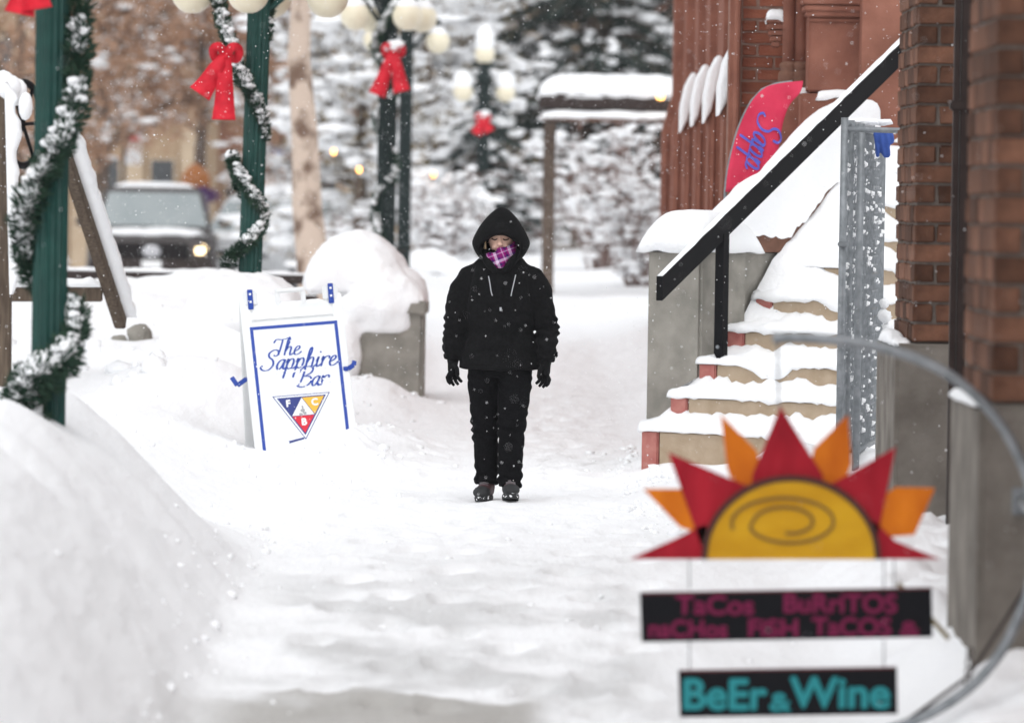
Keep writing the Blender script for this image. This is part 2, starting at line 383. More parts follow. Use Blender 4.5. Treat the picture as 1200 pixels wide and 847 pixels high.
# ------------------------------------------------------------------ setting: snow-covered ground
def gheight(X, Y):
    n1 = vnoise(X * .9 + 40, Y * .55 + 40, 1); n2 = vnoise(X * 2.6 + 40, Y * 1.6 + 40, 2); n3 = vnoise(X * 7 + 40, Y * 5 + 40, 3)
    h = .02 * n1 + .02 * n2 + .014 * n3
    # trampled centre
    tr = ss(1.5, .6, np.abs(X + .25)); h += tr * .012 * vnoise(X * 4.2 + 7, Y * 3.4 + 3, 5) + tr * .013 * vnoise(X * 13 + 7, Y * 10 + 3, 6)
    # shovelled bank along the kerb, near
    foot = -1.2 + .10 * vnoise(Y * .5 + 9, Y * 0 + 3, 8) + .05 * vnoise(Y * 2 + 9, Y * 0 + 3, 9)
    a = np.clip((foot - X) / .92, 0, 1); a = a ** 1.15 * (2 - a ** 1.15) * .5 + a * .5
    fade = 1 - ss(26.0, 29.6, Y + .5 * n2)
    top = .70 + .14 * n1 + .09 * n2
    h += a * fade * (top + .12 * vnoise(X * .8 + 3, Y * 1.1, 10) + .05 * vnoise(X * 1.3 + Y * .2, Y * 1.9, 11) + .012 * vnoise(X * 6 + 50, Y * 6, 12) + .09 * np.abs(vnoise(X * 1.9 + 20, Y * .75 + X * .5, 14)) + .035 * np.abs(vnoise(X * 4.5 + 20, Y * 1.8, 15)))
    # mid flat behind the bank
    h += (1 - fade) * ss(-1.35, -2.6, X) * ss(27, 31, Y) * .33 * (1 - ss(52, 56, Y))
    # ridge over the low stone wall
    rg = ss(38.5, 42.5, Y) * (1 - ss(48, 53, Y)); h += rg * ss(-2.05, -2.5, X) * (.33 + .08 * n1 + .10 * n2)
    # drift over the buried planter and round the sign
    h += .52 * np.exp(-((X + 1.97) / .50) ** 4 - ((Y - 41.2) / .85) ** 4) * (1 + .25 * n2)
    h += .42 * np.exp(-((X + 1.95) / .62) ** 2 - ((Y - 39.4) / 1.3) ** 2)
    h += .16 * np.exp(-((X + .88) / .32) ** 2 - ((Y - 38.6) / 1.5) ** 2)
    h += .22 * np.exp(-((X + 1.05) / .4) ** 2 - ((Y - 44.3) / 1.2) ** 2)
    h += .20 * np.exp(-((X + 1.02) / .30) ** 2 - ((Y - 36.0) / .75) ** 2) * (1 + .4 * n3)
    h += .05 * np.exp(-((X + 1.5) / .55) ** 2 - ((Y - 36.3) / .6) ** 2)
    # banks beyond the walker
    lb = ss(-.62, -1.5, X) * ss(42, 49, Y) * (1 - ss(56, 60, Y) * ss(-2.2, -2.8, X)); h += lb * (.40 + .06 * n1 + .05 * n2) * (1 - .8 * ss(50, 62, Y))
    rb = ss(.75, 1.5, X) * ss(37.5, 42, Y); h += rb * (.20 + .05 * n2) * (1 - .8 * ss(54, 66, Y))
    h += np.clip(.0205 * (Y - 41), 0, .9) * ss(-2.6, -1.4, X) * ss(40, 46, Y) + np.clip(.005 * (Y - 85), 0, .3) * ss(-2.6, -1.4, X)
    # snow against the building
    h += ss(1.2, 1.8, X) * (1 - ss(34.5, 37, Y)) * ss(18.0, 21.5, Y) * (.17 + .22 * n2 + .1 * n3)
    h += ss(.62, 1.0, X) * ss(30.5, 33.5, Y) * (1 - ss(36, 39, Y)) * .10
    # the walk falls gently towards the camera
    h -= .30 * (1 - ss(18.5, 27.5, Y)) * ss(-1.9, -1.1, X) * (1 - .55 * ss(1.35, 1.7, X))
    # street
    h = h * (1 - ss(56, 62, Y) * ss(-2.9, -3.6, X)) + ss(56, 62, Y) * ss(-2.9, -3.6, X) * (.03 + .04 * n2)
    return h
def footprints(X, Y, H):
    g = random.Random(31)
    for lane, x0, y0, y1 in ((0, -.12, 19.5, 32.2), (1, .45, 20, 47), (2, -.62, 21, 40), (3, .15, 34, 62)):
        y = y0 + g.random(); sd_ = 1
        while y < y1:
            cx = x0 + sd_ * .11 + g.gauss(0, .05); cy = y + g.gauss(0, .05); an = g.gauss(0, .12)
            m = (np.abs(X - cx) < .35) & (np.abs(Y - cy) < .5)
            dx = (X[m] - cx) * math.cos(an) + (Y[m] - cy) * math.sin(an); dy = -(X[m] - cx) * math.sin(an) + (Y[m] - cy) * math.cos(an)
            r2 = (dx / .075) ** 2 + (dy / .17) ** 2
            H[m] += -.045 * np.exp(-r2 ** 2) + .018 * np.exp(-(np.sqrt(r2) - 1.55) ** 2 * 5)
            y += .62 + g.gauss(0, .05); sd_ = -sd_
    return H
xs = np.concatenate([[-900, -300, -100, -50, -30, -20, -15, -12, -10, -9, -8], np.arange(-7.5, -3.2, .12), np.arange(-3.2, 2.8, .05), np.arange(2.8, 5, .2), [6, 8, 11, 15, 25, 50, 100, 300, 900]])
ys = np.concatenate([[-300, -60, -20, -5, 0, 4, 7], np.arange(9, 14, .2), np.arange(14, 34, .065), np.arange(34, 50, .085), np.arange(50, 95, .3), [97, 100, 105, 112, 120, 135, 160, 200, 300, 600, 2000]])
GX, GY = np.meshgrid(xs, ys, indexing='ij'); GZ = footprints(GX, GY, gheight(GX, GY))
GZ = np.where((GX < 8) & (GX > -9) & (GY > 5), GZ, GZ * 0)
nx, ny = len(xs), len(ys)
idx = np.arange(nx * ny).reshape(nx, ny)
gF = np.stack([idx[:-1, :-1], idx[1:, :-1], idx[1:, 1:], idx[:-1, 1:]], -1).reshape(-1, 4)
gme = npmesh(np.stack([GX, GY, GZ], -1).reshape(-1, 3), gF, True)
def ground_mat():
    m = bpy.data.materials.new('trodden_snow'); m.use_nodes = True; n, l = m.node_tree.nodes, m.node_tree.links
    b = n['Principled BSDF']; b.inputs['Roughness'].default_value = .65; b.inputs['Specular IOR Level'].default_value = .2
    tc = n.new('ShaderNodeTexCoord'); sx = n.new('ShaderNodeSeparateXYZ'); l.new(tc.outputs['Object'], sx.inputs[0])
    def mr(src, a, c, t0=0., t1=1.):
        q = n.new('ShaderNodeMapRange'); q.interpolation_type = 'SMOOTHSTEP'
        q.inputs['From Min'].default_value = a; q.inputs['From Max'].default_value = c
        q.inputs['To Min'].default_value = t0; q.inputs['To Max'].default_value = t1; l.new(src, q.inputs['Value']); return q.outputs['Result']
    def mul(a, c, op='MULTIPLY'):
        q = n.new('ShaderNodeMath'); q.operation = op
        for i, s in enumerate((a, c)):
            if isinstance(s, float): q.inputs[i].default_value = s
            else: l.new(s, q.inputs[i])
        return q.outputs[0]
    def nz(sc, st, det=4):
        mp = n.new('ShaderNodeMapping'); mp.inputs['Scale'].default_value = st; l.new(tc.outputs['Object'], mp.inputs['Vector'])
        q = n.new('ShaderNodeTexNoise'); q.inputs['Scale'].default_value = sc; q.inputs['Detail'].default_value = det
        l.new(mp.outputs['Vector'], q.inputs['Vector']); return q.outputs['Fac']
    # packed greyish footpath where people walk
    path = mul(mul(mr(sx.outputs['X'], -1.35, -.8), mr(sx.outputs['X'], .35, .75, 1., 0.)), mr(sx.outputs['Y'], 23.0, 29.0, 1., 0.))
    patch = mul(path, mr(nz(1.6, (1, .8, 1)), .36, .6))
    mix = n.new('ShaderNodeMix'); mix.data_type = 'RGBA'
    mix.inputs['A'].default_value = (.88, .885, .895, 1); mix.inputs['B'].default_value = (.60, .60, .60, 1); l.new(patch, mix.inputs['Factor'])
    # scraped bare concrete nearest the camera
    bare = mul(mul(mr(sx.outputs['X'], -1.4, -.9), mr(sx.outputs['X'], .05, .2, 1., 0.)), mr(mul(sx.outputs['Y'], mul(nz(2.2, (1, 1, 1)), 1.6), 'ADD'), 22.35, 22.75, 1., 0.))
    mix2 = n.new('ShaderNodeMix'); mix2.data_type = 'RGBA'; l.new(mix.outputs['Result'], mix2.inputs['A'])
    mix2.inputs['B'].default_value = (.36, .345, .32, 1); l.new(mul(bare, .85), mix2.inputs['Factor'])
    # bits of grit
    grit = mul(mr(nz(26., (1, .6, 1), 2), .74, .80), mul(path, .55))
    mix3 = n.new('ShaderNodeMix'); mix3.data_type = 'RGBA'; l.new(mix2.outputs['Result'], mix3.inputs['A'])
    mix3.inputs['B'].default_value = (.30, .28, .25, 1); l.new(grit, mix3.inputs['Factor'])
    l.new(mix3.outputs['Result'], b.inputs['Base Color'])
    bp = n.new('ShaderNodeBump'); bp.inputs['Distance'].default_value = .03; l.new(nz(7., (1, .24, 1), 9), bp.inputs['Height'])
    l.new(bp.outputs['Normal'], b.inputs['Normal'])
    return m
kind(obj('snow_ground', gme, None, ground_mat()), 'structure')
def clods():
    g = np.random.default_rng(41); C, RR = [], []
    def add(x, y, r):
        C.append((x, y, float(gheight(np.array([x]), np.array([y]))[0]) + r * .15)); RR.append((r * g.uniform(.8, 1.5), r * g.uniform(.8, 1.5), r * g.uniform(.6, 1.0)))
    for i in range(130): add(-1.18 - g.exponential(.10) + g.normal(0, .05), g.uniform(19.5, 29.5), .006 + .022 * g.random() ** 4)
    for i in range(300): add(g.uniform(-1.1, 1.2), g.uniform(20.5, 36), .004 + .014 * g.random() ** 4)
    for i in range(260): add(-1.15 + g.normal(0, .3), g.uniform(34, 46), .006 + .03 * g.random() ** 3)
    for i in range(220): add(.85 + g.normal(0, .18), g.uniform(29, 40), .006 + .03 * g.random() ** 3)
    for i in range(120): add(g.uniform(-2.9, -1.5), g.uniform(26, 45), .006 + .03 * g.random() ** 4)
    for i in range(60): add(g.uniform(-5.5, -1.9), g.uniform(38.5, 42.5), .03 + .07 * g.random() ** 2)
    kind(obj('snow_clods', blobs(C, RR, 9, False, .35), None, SNOW), 'stuff')
clods()
def gz(x, y): return float(gheight(np.array([x]), np.array([y]))[0])

# ------------------------------------------------------------------ the building on the right
BLD = thing('brick_building', (2.3, 30, 0), 'red brick and brownstone building lining the right side of the walk', 'building')
def part(name, mb, m, parent, smooth=False):
    """world-space mesh parented to a thing that stands unrotated at some place"""
    o = mb.build(name, m, None, smooth)
    if parent:
        o.parent = parent
        p, off = parent, Vector((0, 0, 0))
        while p: off += p.location; p = p.parent
        o.location = -off
    return o
def pmesh(name, me, m, parent, loc=(0, 0, 0), rot=(0, 0, 0), smooth=None):
    o = obj(name, me, parent, m); off = Vector((0, 0, 0)); p = parent
    while p: off += p.location; p = p.parent
    o.location = Vector(loc) - off; o.rotation_euler = rot; return o
_bc = {}
def brick_mesh(dx, dy, dz, m, var):
    key = (round(dx, 3), round(dy, 3), round(dz, 3), m.name, var)
    if key not in _bc:
        b = MB().box((0, 0, 0), (dx, dy, dz), bev=.006); r = random.Random(var * 7 + 1)
        for v in b.V: v += Vector((r.uniform(-1, 1), r.uniform(-1, 1), r.uniform(-1, 1))) * .0034
        me = mesh(b.V, b.F); me.materials.append(m); _bc[key] = me
    return _bc[key]
def put_brick(parent, c, d, m):
    pmesh('brick', brick_mesh(*d, m, rnd.randrange(3)), None, parent, Vector(c) + Vector((rnd.uniform(-1, 1), rnd.uniform(-1, 1), 0)) * .003)
def corner_pier(x0, y0, x1, y1, zb, zt, course, m, joint=.013):
    """pier with near-left corner (x0, y0): front face looks to -y, left face to -x; each brick its own object"""
    core = part('brick_pier', MB().box(((x0 + x1) / 2 + .012, (y0 + y1) / 2 + .012, (zb + zt) / 2), (x1 - x0, y1 - y0, zt - zb)), MORTAR, BLD)
    core['label'] = 'dark red brick pier with recessed mortar joints'
    n = int((zt - zb) / course); H = course - joint; dp = .10
    for i in range(n):
        z = zb + (i + .5) * course
        if z - 0.1 > 3.4: break
        L1, L2 = (.215, .10) if i % 2 == 0 else (.10, .215)
        # corner brick
        put_brick(core, (x0 + L1 / 2, y0 + L2 / 2, z), (L1, L2, H), m)
        x = x0 + L1 + joint
        while x < x1 - .03:
            L = min(.215, x1 - x); put_brick(core, (x + L / 2, y0 + dp / 2, z), (L, dp, H), m); x += L + joint
        y = y0 + L2 + joint
        while y < y1 - .03:
            L = min(.215, y1 - y); put_brick(core, (x0 + dp / 2, y + L / 2, z), (dp, L, H), m); y += L + joint
    return core
def stone_base(x0, y0, x1, y1, zt, label):
    b = MB()
    b.box(((x0 + x1) / 2, (y0 + y1) / 2, zt / 2 - .15), (x1 - x0, y1 - y0, zt + .3), bev=.02)
    o = part('stone_base', b, STONE, BLD); o['label'] = label
    return o
# near pier (pier B) and middle pier (pier A)
A0 = at(1072, 240, 237); B0 = at(1166, 240, 322)
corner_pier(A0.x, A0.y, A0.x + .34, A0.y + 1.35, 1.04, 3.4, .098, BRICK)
stone_base(A0.x - .085, A0.y - .06, A0.x + .34, A0.y + 1.4, 1.035, 'grey stone base under the middle brick pier')
pmesh('snow_ledge', snow_cap(.09, 1.3, .03, 3, n=14, over=.0, skirt=.01), SNOW, BLD, (A0.x - .045, A0.y + .65, 1.036))
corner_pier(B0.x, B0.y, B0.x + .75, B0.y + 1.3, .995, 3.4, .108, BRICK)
stone_base(B0.x - .045, B0.y - .055, B0.x + .75, B0.y + 1.35, .99, 'grey stone base under the nearest brick pier')
pmesh('snow_ledge', snow_cap(.05, 1.3, .02, 5, n=14, over=.0, skirt=.01, lump=.01), SNOW, BLD, (B0.x - .035, B0.y + .66, .992))
# wall behind the piers
part('wall', MB().box((3.0, 22.4, 1.55), (.9, 13.4, 3.7)), mat('dark_red_wall', (.10, .042, .03), .9, (.15, .06, .042), 5, spec=.1), BLD)
# rainwater downpipe between the piers
dp0 = at(1123, 240, 243)
b = MB().box((dp0.x - .018, dp0.y, 1.9), (.03, .05, 4.2), bev=.006).box((dp0.x + .022, dp0.y + .01, 1.9), (.042, .06, 4.2), bev=.006)
dpo = part('downpipe', b, DBROWN, BLD); dpo['label'] = 'dark brown metal downpipe between the brick piers'
for z in (.9, 2.2): part('pipe_clip', MB().box((dp0.x + .02, dp0.y - .006, z), (.14, .06, .05), bev=.008), DBROWN, BLD)
# rear facade with stepped buttresses
FX = 1.60
part('wall', MB().box((FX + 1.5, 48.4, 2.7), (3.0, 17.6, 6.0)), BROWN, BLD)
for k, (px, s) in enumerate(((846, 168), (829, 156), (814, 146.5), (801, 138), (788, 130), (775, 122))):
    c = at(px, 240, s); xo = c.x; y0 = c.y
    b = MB(); zt, zs0, zs1 = 5.6, 2.42, 2.78
    prof = [(xo, -.2), (xo, zs0), (xo + .10, zs1), (xo + .10, zt), (FX + .3, zt), (FX + .3, -.2)]
    b.prism(prof, y0, y0 + .55)
    bo = part('buttress', b, BROWN, BLD)
    part('band', MB().box((xo + .19, y0 + .27, 1.16), (.40, .60, .09), bev=.015).box((xo + .21, y0 + .27, .28), (.44, .62, .40), bev=.02), BROWN, BLD)
    # vertical roll mouldings of the shaft
    for dx in (.035, .10):
        part('moulding', MB().tube([(xo + dx, y0 - .004, -.1), (xo + dx, y0 - .004, zs0 - .02)], .016, 8), BROWN, BLD, True)
    # wedge of snow lying on the sloped shoulder
    if k < 4:
        sb = MB().prism([(xo - .035, zs0 - .10), (xo - .035, zs0 + .12), (xo + .0, zs0 + .30), (xo + .06, zs1 + .06), (xo + .10, zs1 + .04), (xo + .10, zs1), (xo + .02, zs0)], y0 - .05, y0 + .56)
        so = part('snow_wedge', sb, SNOW, BLD); remesh(so, .014, 3)
# brick return wall facing the camera
r0 = at(852, 240, 171); r1 = at(908, 240, 171)
ry = 39.0
ret = part('brick_return', MB().box(((r0.x + r1.x) / 2 + .2, ry + .17, 3.2), (r1.x - r0.x + .4, .3, 7.0)), mat('pale_mortar', (.24, .15, .12), .95, (.30, .2, .16), 20, spec=.05), BLD)
ret['label'] = 'strip of red brickwork beside the portal column'
course = .0835; xL = r0.x + .085
for i in range(36):
    z = .35 + i * course
    if z > 3.35: break
    x = xL; first = True
    while x < r1.x + .16:
        L = (.10 if (i % 2 and first) else .215); first = False
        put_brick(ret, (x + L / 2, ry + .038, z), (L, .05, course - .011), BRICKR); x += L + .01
part('pilaster', MB().box((r0.x + .035, ry - .02, 3.2), (.075, .24, 7.0), bev=.012).tube([(r0.x + .045, ry - .145, -.2), (r0.x + .045, ry - .145, 6)], .022, 8), BROWN, BLD)
# corbel with snow, clustered colonnettes, portal pier
cb = at(908, 30, 172)
b = MB()
for i, (w, dz) in enumerate(((.105, .0), (.095, -.045), (.078, -.085), (.058, -.125), (.042, -.16))):
    b.box((cb.x + .005, 38.72, cb.z + .03 + dz), (w * 1.3, .22, .045), bev=.008)
b.box((cb.x + .02, 38.74, .9), (.05, .08, cb.z - .95 + .6), bev=.008)
part('corbel', b, BROWN, BLD)
pmesh('snow_cap', snow_cap(.13, .22, .06, 8, n=14, over=.006), SNOW, BLD, (cb.x + .005, 38.72, cb.z + .054))
def colon(px, r, ytop=-700, ybase=88):
    c = at(px, 240, 174); base = at(px, ybase, 174)
    o = part('colonnette', MB().lathe([(r, base.z), (r, 6.5)], (c.x, 38.35, 0), 20), BROWN, BLD, True)
    prof = [(r * 1.0, .09), (r * 1.35, .075), (r * 1.45, .055), (r * 1.1, .035), (r * 1.5, .015), (r * 1.6, -.01), (r * 1.6, -.05), (r * 1.75, -.06), (r * 1.75, -.12)]
    part('column_base', MB().lathe([(a, base.z + z) for a, z in reversed(prof)], (c.x, 38.35, 0), 20), BROWN_D, BLD, True)
    return c, base
c, base = colon(922, .045); colon(936, .05)
part('plinth', MB().box((c.x + .06, 38.37, base.z / 2 - .1), (.26, .3, base.z - .05), bev=.01), BROWN, BLD)
pmesh('snow_cap', snow_cap(.22, .26, .05, 9, n=12, over=.004), SNOW, BLD, (c.x + .04, 38.36, base.z - .12))
p0, p1, p2 = at(945, 240, 176), at(1011, 240, 176), at(1048, 240, 176)
zj = at(980, 108, 176).z
b = MB().box(((p0.x + p2.x) / 2 + .3, 38.4, zj + 2.4), (p2.x - p0.x + .6, .9, 4.8), bev=.012)
part('portal_pier', b, BROWN, BLD)
b = MB().box(((p0.x + p2.x) / 2 + .28, 38.38, zj / 2 - .13), (p2.x - p0.x + .66, .98, zj + .25 - .012), bev=.015)
part('portal_plinth', b, BROWN, BLD)
pmesh('snow_ledge', snow_cap(.3, .10, .035, 12, n=14, over=.004), SNOW, BLD, (p0.x + .2, 37.93, zj - .01))
b = MB(); cz = at(980, 26, 176).z
for w, dz, d in ((.0, .0, .02), (.015, .035, .05), (.035, .07, .04), (.045, .115, .05), (.06, .17, .07), (.075, .25, .10)):
    b.box(((p0.x + p1.x) / 2, 38.3, cz + dz + d / 2), (p1.x - p0.x + 2 * w, .75 + 2 * w, d), bev=.008)
part('capital', b, BROWN, BLD)
# chamfered jamb stone hanging over the stair
jb = at(1030, 200, 180)
b = MB().prism([(jb.x - .09, jb.z + .05), (jb.x + .02, jb.z - .22), (jb.x + .45, jb.z + .2), (jb.x + .45, 6.4), (jb.x - .09, 6.4)], 37.62, 37.92)
part('jamb_stone', b, BROWN, BLD)

# ------------------------------------------------------------------ stairs
ST_O = at(752, 538, 188); ST_O.z = .09
rv, wv = Vector((.6, .8, 0)), Vector((.8, -.6, 0))
RUN, RISE, SW, NST = .307, .205, 2.3, 10
STAIR = thing('entrance_stairs', (ST_O.x, ST_O.y, 0), 'sandstone entrance stairs half buried in snow with red painted step ends', 'stairs')
STAIR.rotation_euler = (0, 0, math.atan2(wv.y, wv.x))     # local x = across the stair, local y = up the run
def spart(name, mb, m, smooth=False, parent=None):
    return mb.build(name, m, parent or STAIR, smooth)
Z0 = ST_O.z
def sheight(v):     # tread height at run distance v
    return Z0 + RISE * min(max(math.floor(v / RUN) + 1, 0), NST)
for i in range(NST):
    v0 = i * RUN; zt = Z0 + RISE * (i + 1); z0 = max(zt - RISE * 1.6, -.2)
    dep = RUN * 1.6 if i < NST - 1 else 2.2
    st = spart('step', MB().box((SW / 2 + .065, v0 + dep / 2, (zt + z0) / 2), (SW - .13, dep, zt - z0), bev=.008), SAND)
    spart('painted_end', MB().box((.0605, v0 + dep / 2 - .004, (zt + z0) / 2 + .001), (.127, dep + .004, zt - z0), bev=.008), REDP, parent=st)
    # snow on the tread, with a broken front edge
    n, k = 70, 9; V, F = [], []
    clear = .06 if i < 3 else .1
    for a in range(n + 1):
        u = -.015 + (SW + .01) * a / n
        nz_ = fb((u * 4.5, i * 7.3, 1)); nz2 = fb((u * 14, i * 3.1, 5))
        th = .046 + .030 * nz_ + .014 * nz2 + (.012 if i < 3 else 0)
        th = max(th, .02)
        drop = max(.004, .006 + .022 * nz_ + .022 * nz2 + .02 * fb((u * 2, i * 5, 9)))
        sp_ = float(ss(.25, .6, u)) * float(ss(.12, .5, fb((u * 1.7 + i * 2.3, i * 1.9, 3)))); drop += sp_ * RISE * .42; th += .02 * sp_ + .012 * fb((u * 30, i, 2))
        rows = [(-.006, -drop), (-.022, -drop * .7), (-.03 - .015 * nz2, -drop * .25), (-.026, th * .35), (-.008, th * .75), (.03, th * .95), (.10, th), (.2, th * 1.05 + .01), (RUN + .02, th * 1.3 + .05)]
        for y, z in rows: V.append((u, v0 + y, zt + z + .002))
    for a in range(n):
        for q in range(k - 1): F.append((a * k + q, (a + 1) * k + q, (a + 1) * k + q + 1, a * k + q + 1))
    F += [tuple(a * k + q for q in range(k)) for a in (0,)] + [tuple(n * k + q for q in reversed(range(k)))]
    obj('snow', mesh(V, F, True), st, SNOW)
# deep drift sweeping down the left side of the flight
V, F = [], []; nu, nv = 46, 70
for a in range(nv + 1):
    v = .42 + 3.3 * a / nv
    ramp = Z0 + RISE * (v / RUN) + .08
    for c_ in range(nu + 1):
        u = -.03 + 1.5 * c_ / nu
        edge = .16 + .46 * ss(.7, 1.4, v) + .02 * (v - 1.0) + .1 * fb((v * 2.3, 1, 4)) + .06 * fb((v * 6.5, 2, 4))
        f = u / max(edge, .05)
        z = ramp + (.02 + .20 * float(ss(1.0, 1.5, v)) * (1 - .4 * float(ss(2.0, 3.0, v)))) * (1 - f) - .30 * max(f - 1, 0) ** .6 + .05 * fb((u * 3, v * 3, 2)) + .012 * fb((u * 14, v * 14, 2))
        if v < .75: z -= (.75 - v) * 1.1
        if f > 2.1: z = ramp - 1.0
        V.append((u, v, z))
for a in range(nv):
    for c_ in range(nu):
        q = a * (nu + 1) + c_; F.append((q, q + 1, q + nu + 2, q + nu + 1))
keep = [f for f in F if max(V[i][2] - (Z0 + RISE * V[i][1] / RUN) for i in f) > -.35]
obj('snow_drift', mesh(V, keep, True), STAIR, SNOW)
# concrete newel pier, cheek wall, brownstone coping and their snow
PV0, PV1, PZ = .62, 1.13, at(823, 293, 187).z
spart('newel_pier', MB().box((-.215, (PV0 + PV1) / 2, (PZ - .3) / 2), (.42, PV1 - PV0, PZ + .3), bev=.02), CONC)
o = obj('snow_cap', snow_cap(.42, PV1 - PV0 + .1, .25, 21, n=34, p=3.2, over=.05, lump=.02, skirt=.02), STAIR, SNOW); o.location = (-.215, (PV0 + PV1) / 2 + .03, PZ + .005)
b = MB()
prof = [(PV1 + .004, -.2), (PV1 + .004, PZ - .02), (1.62, PZ - .02), (3.6, PZ - .02 + 1.98 * RISE / RUN), (3.6, -.2)]
V = [(-.36, y, z) for y, z in prof] + [(-.06, y, z) for y, z in prof]; n = len(prof)
b.add(V, [tuple(range(n)), tuple(reversed(range(n, 2 * n)))] + [(i, (i + 1) % n, (i + 1) % n + n, i + n) for i in range(n)])
spart('cheek_wall', b, CONC)
b = MB()
prof = [(PV1 + .004, PZ - .015), (PV1 + .004, PZ + .12), (1.62, PZ + .12), (3.6, PZ + .12 + 1.98 * RISE / RUN), (3.6, PZ - .015 + 1.98 * RISE / RUN), (1.62, PZ - .015)]
V = [(-.40, y, z) for y, z in prof] + [(-.025, y, z) for y, z in prof]; n = len(prof)
b.add(V, [tuple(range(n)), tuple(reversed(range(n, 2 * n)))] + [(i, (i + 1) % n, (i + 1) % n + n, i + n) for i in range(n)])
spart('coping', b, BROWN_D)
V, F = [], []; nv, k = 80, 12
for a in range(nv + 1):
    v = PV1 - .22 + 2.65 * a / nv
    base = PZ + .12 + max(0, v - 1.62) * RISE / RUN
    th = .06 + .31 * float(ss(1.0, 1.6, v)) * (1 - .55 * float(ss(1.9, 3.0, v))) * (1 + .12 * fb((v * 2, 5, 1)))
    if v < PV1: base = PZ
    for q in range(k + 1):
        an = math.pi * q / k; ww = .195 * (1 + .06 * fb((v * 5, q, 3)))
        lip = -.04 * (1 if q in (0, k) else 0) * (1 + fb((v * 8, q, 7)))
        if q == k: lip -= .0 + .03 * fb((v * 5, 1, 8))
        V.append((-.21 - math.cos(an) * ww, v, base + lip + max(math.sin(an), 0) ** .55 * th + .012 * fb((v * 9, q, 3))))
for a in range(nv):
    for q in range(k): i = a * (k + 1) + q; F.append((i, i + 1, i + k + 2, i + k + 1))
F += [tuple(range(k + 1)), tuple(reversed(range(nv * (k + 1), (nv + 1) * (k + 1))))]
obj('snow_cap', mesh(V, F, True), STAIR, SNOW)
# handrail
RAIL = thing('stair_handrail', (ST_O.x, ST_O.y, 0), 'black steel handrail slanting up the snowy stairs on one flat post', 'handrail')
RAIL.rotation_euler = STAIR.rotation_euler
ra0 = at(770, 338, 189).z
ra, rb_ = Vector((.15, -.05, ra0)), Vector((.15, 2.95, ra0 + 3.0 * .575))
dirv = (rb_ - ra).normalized()
RAILB = MB()
hw, hh = .024, .066
def railring(p): return [p + Vector((sx * hw, 0, sz * hh / dirv.y * 1.0)) for sx, sz in ((-1, -1), (1, -1), (1, 1), (-1, 1))]
RAILB.add(railring(ra) + railring(rb_), [(0, 1, 2, 3), (7, 6, 5, 4), (0, 4, 5, 1), (1, 5, 6, 2), (2, 6, 7, 3), (3, 7, 4, 0)])
RAILB.build('rail', BLACKM, RAIL)
pv = .63; pz = ra.z + (pv - ra.y) * dirv.z / dirv.y
RAILB = MB().prism([(.15 - .034, sheight(pv) + .07), (.15, sheight(pv) + .02), (.15 + .03, sheight(pv) + .06), (.15 + .03, pz - .05), (.15 - .034, pz - .05)], pv - .03, pv + .03)
RAILB.build('post', BLACKM, RAIL)
bo = MB().lathe([(.012, 0), (.012, .012), (.006, .016)], (0, 0, 0), 8).build('bolt', GALV, RAIL); bo.location = (.15, pv - .031, sheight(pv) + .11); bo.rotation_euler = (R(90), 0, 0)
up_off = Vector((0, 0, hh / dirv.y))
obj('snow', snow_strip(ra + up_off, rb_ + up_off, .046, .008, 3, 90), RAIL, SNOW)

# ------------------------------------------------------------------ chain-link gate leaning by the stairs
g0, g1 = at(990, 138, 212), at(1046, 150, 203)
GATE = thing('chain_link_gate', (g0.x, g0.y, gz(g0.x, g0.y)), 'open grey chain-link gate with snow caught in its mesh', 'gate')
def gate_leaf(ax, ay, bx, by, zt, zb):
    a, b_ = Vector((ax, ay, 0)), Vector((bx, by, 0))
    f = MB().tube([(ax, ay, zb), (ax, ay, zt)], .021, 10).tube([(bx, by, zb), (bx, by, zt)], .017, 10)
    f.tube([(ax, ay, zt - .03), (bx, by, zt - .03)], .017, 8).tube([(ax, ay, zb + .15), (bx, by, zb + .15)], .017, 8)
    part('frame', f, GALV, GATE, True)
    w = MB(); L = (b_ - a).length; t = (b_ - a) / L; cell = .10; H = zt - zb - .2
    nrm = Vector((t.y, -t.x, 0)) * .004
    for sgn in (1, -1):
        u = -H
        while u < L + H:
            p, q = [], []
            # wire u + sgn*z clipped to the leaf
            za, zb_ = 0, H
            u0 = u if sgn > 0 else u + H
            ua, ub = u0, u0 + sgn * H
            t0, t1 = 0., 1.
            d = ub - ua
            lo, hi = (0 - ua) / d, (L - ua) / d
            t0, t1 = max(0, min(lo, hi)), min(1, max(lo, hi))
            if t1 - t0 > .02:
                P = [a + t * (ua + d * tt) + Vector((0, 0, zb + .15 + H * tt)) + nrm * sgn for tt in (t0, t1)]
                w.tube(P, .0030, 4, False)
            u += cell
    part('mesh_panel', w, GALV, GATE)
    g = random.Random(int(ax * 1000)); C, RR = [], []
    for i in range(120):
        u = g.random() * L; z = zb + .2 + g.random() ** .8 * (H - .1); p = a + t * u
        C.append((p.x, p.y, z)); q = g.uniform(.008, .022); RR.append((q * 1.2, q, q * .8))
    pmesh('snow', blobs(C, RR, int(ay * 10), False), SNOW, GATE)
zb = .2
gate_leaf(g0.x, g0.y, g0.x + .17, g0.y + 1.0, g0.z, zb)
gate_leaf(g0.x + .10, g0.y + .12, g1.x - .02, g1.y + .5, g0.z - .03, zb)
gate_leaf(g0.x + .05, g0.y + .25, g0.x + .23, g0.y + 1.25, g0.z - .01, zb)
tb = at(1052, 152, 212)
part('top_bar', MB().tube([(g0.x, g0.y, tb.z), (tb.x + .25, tb.y + .02, tb.z - .01)], .016, 8), GALV, GATE, True)
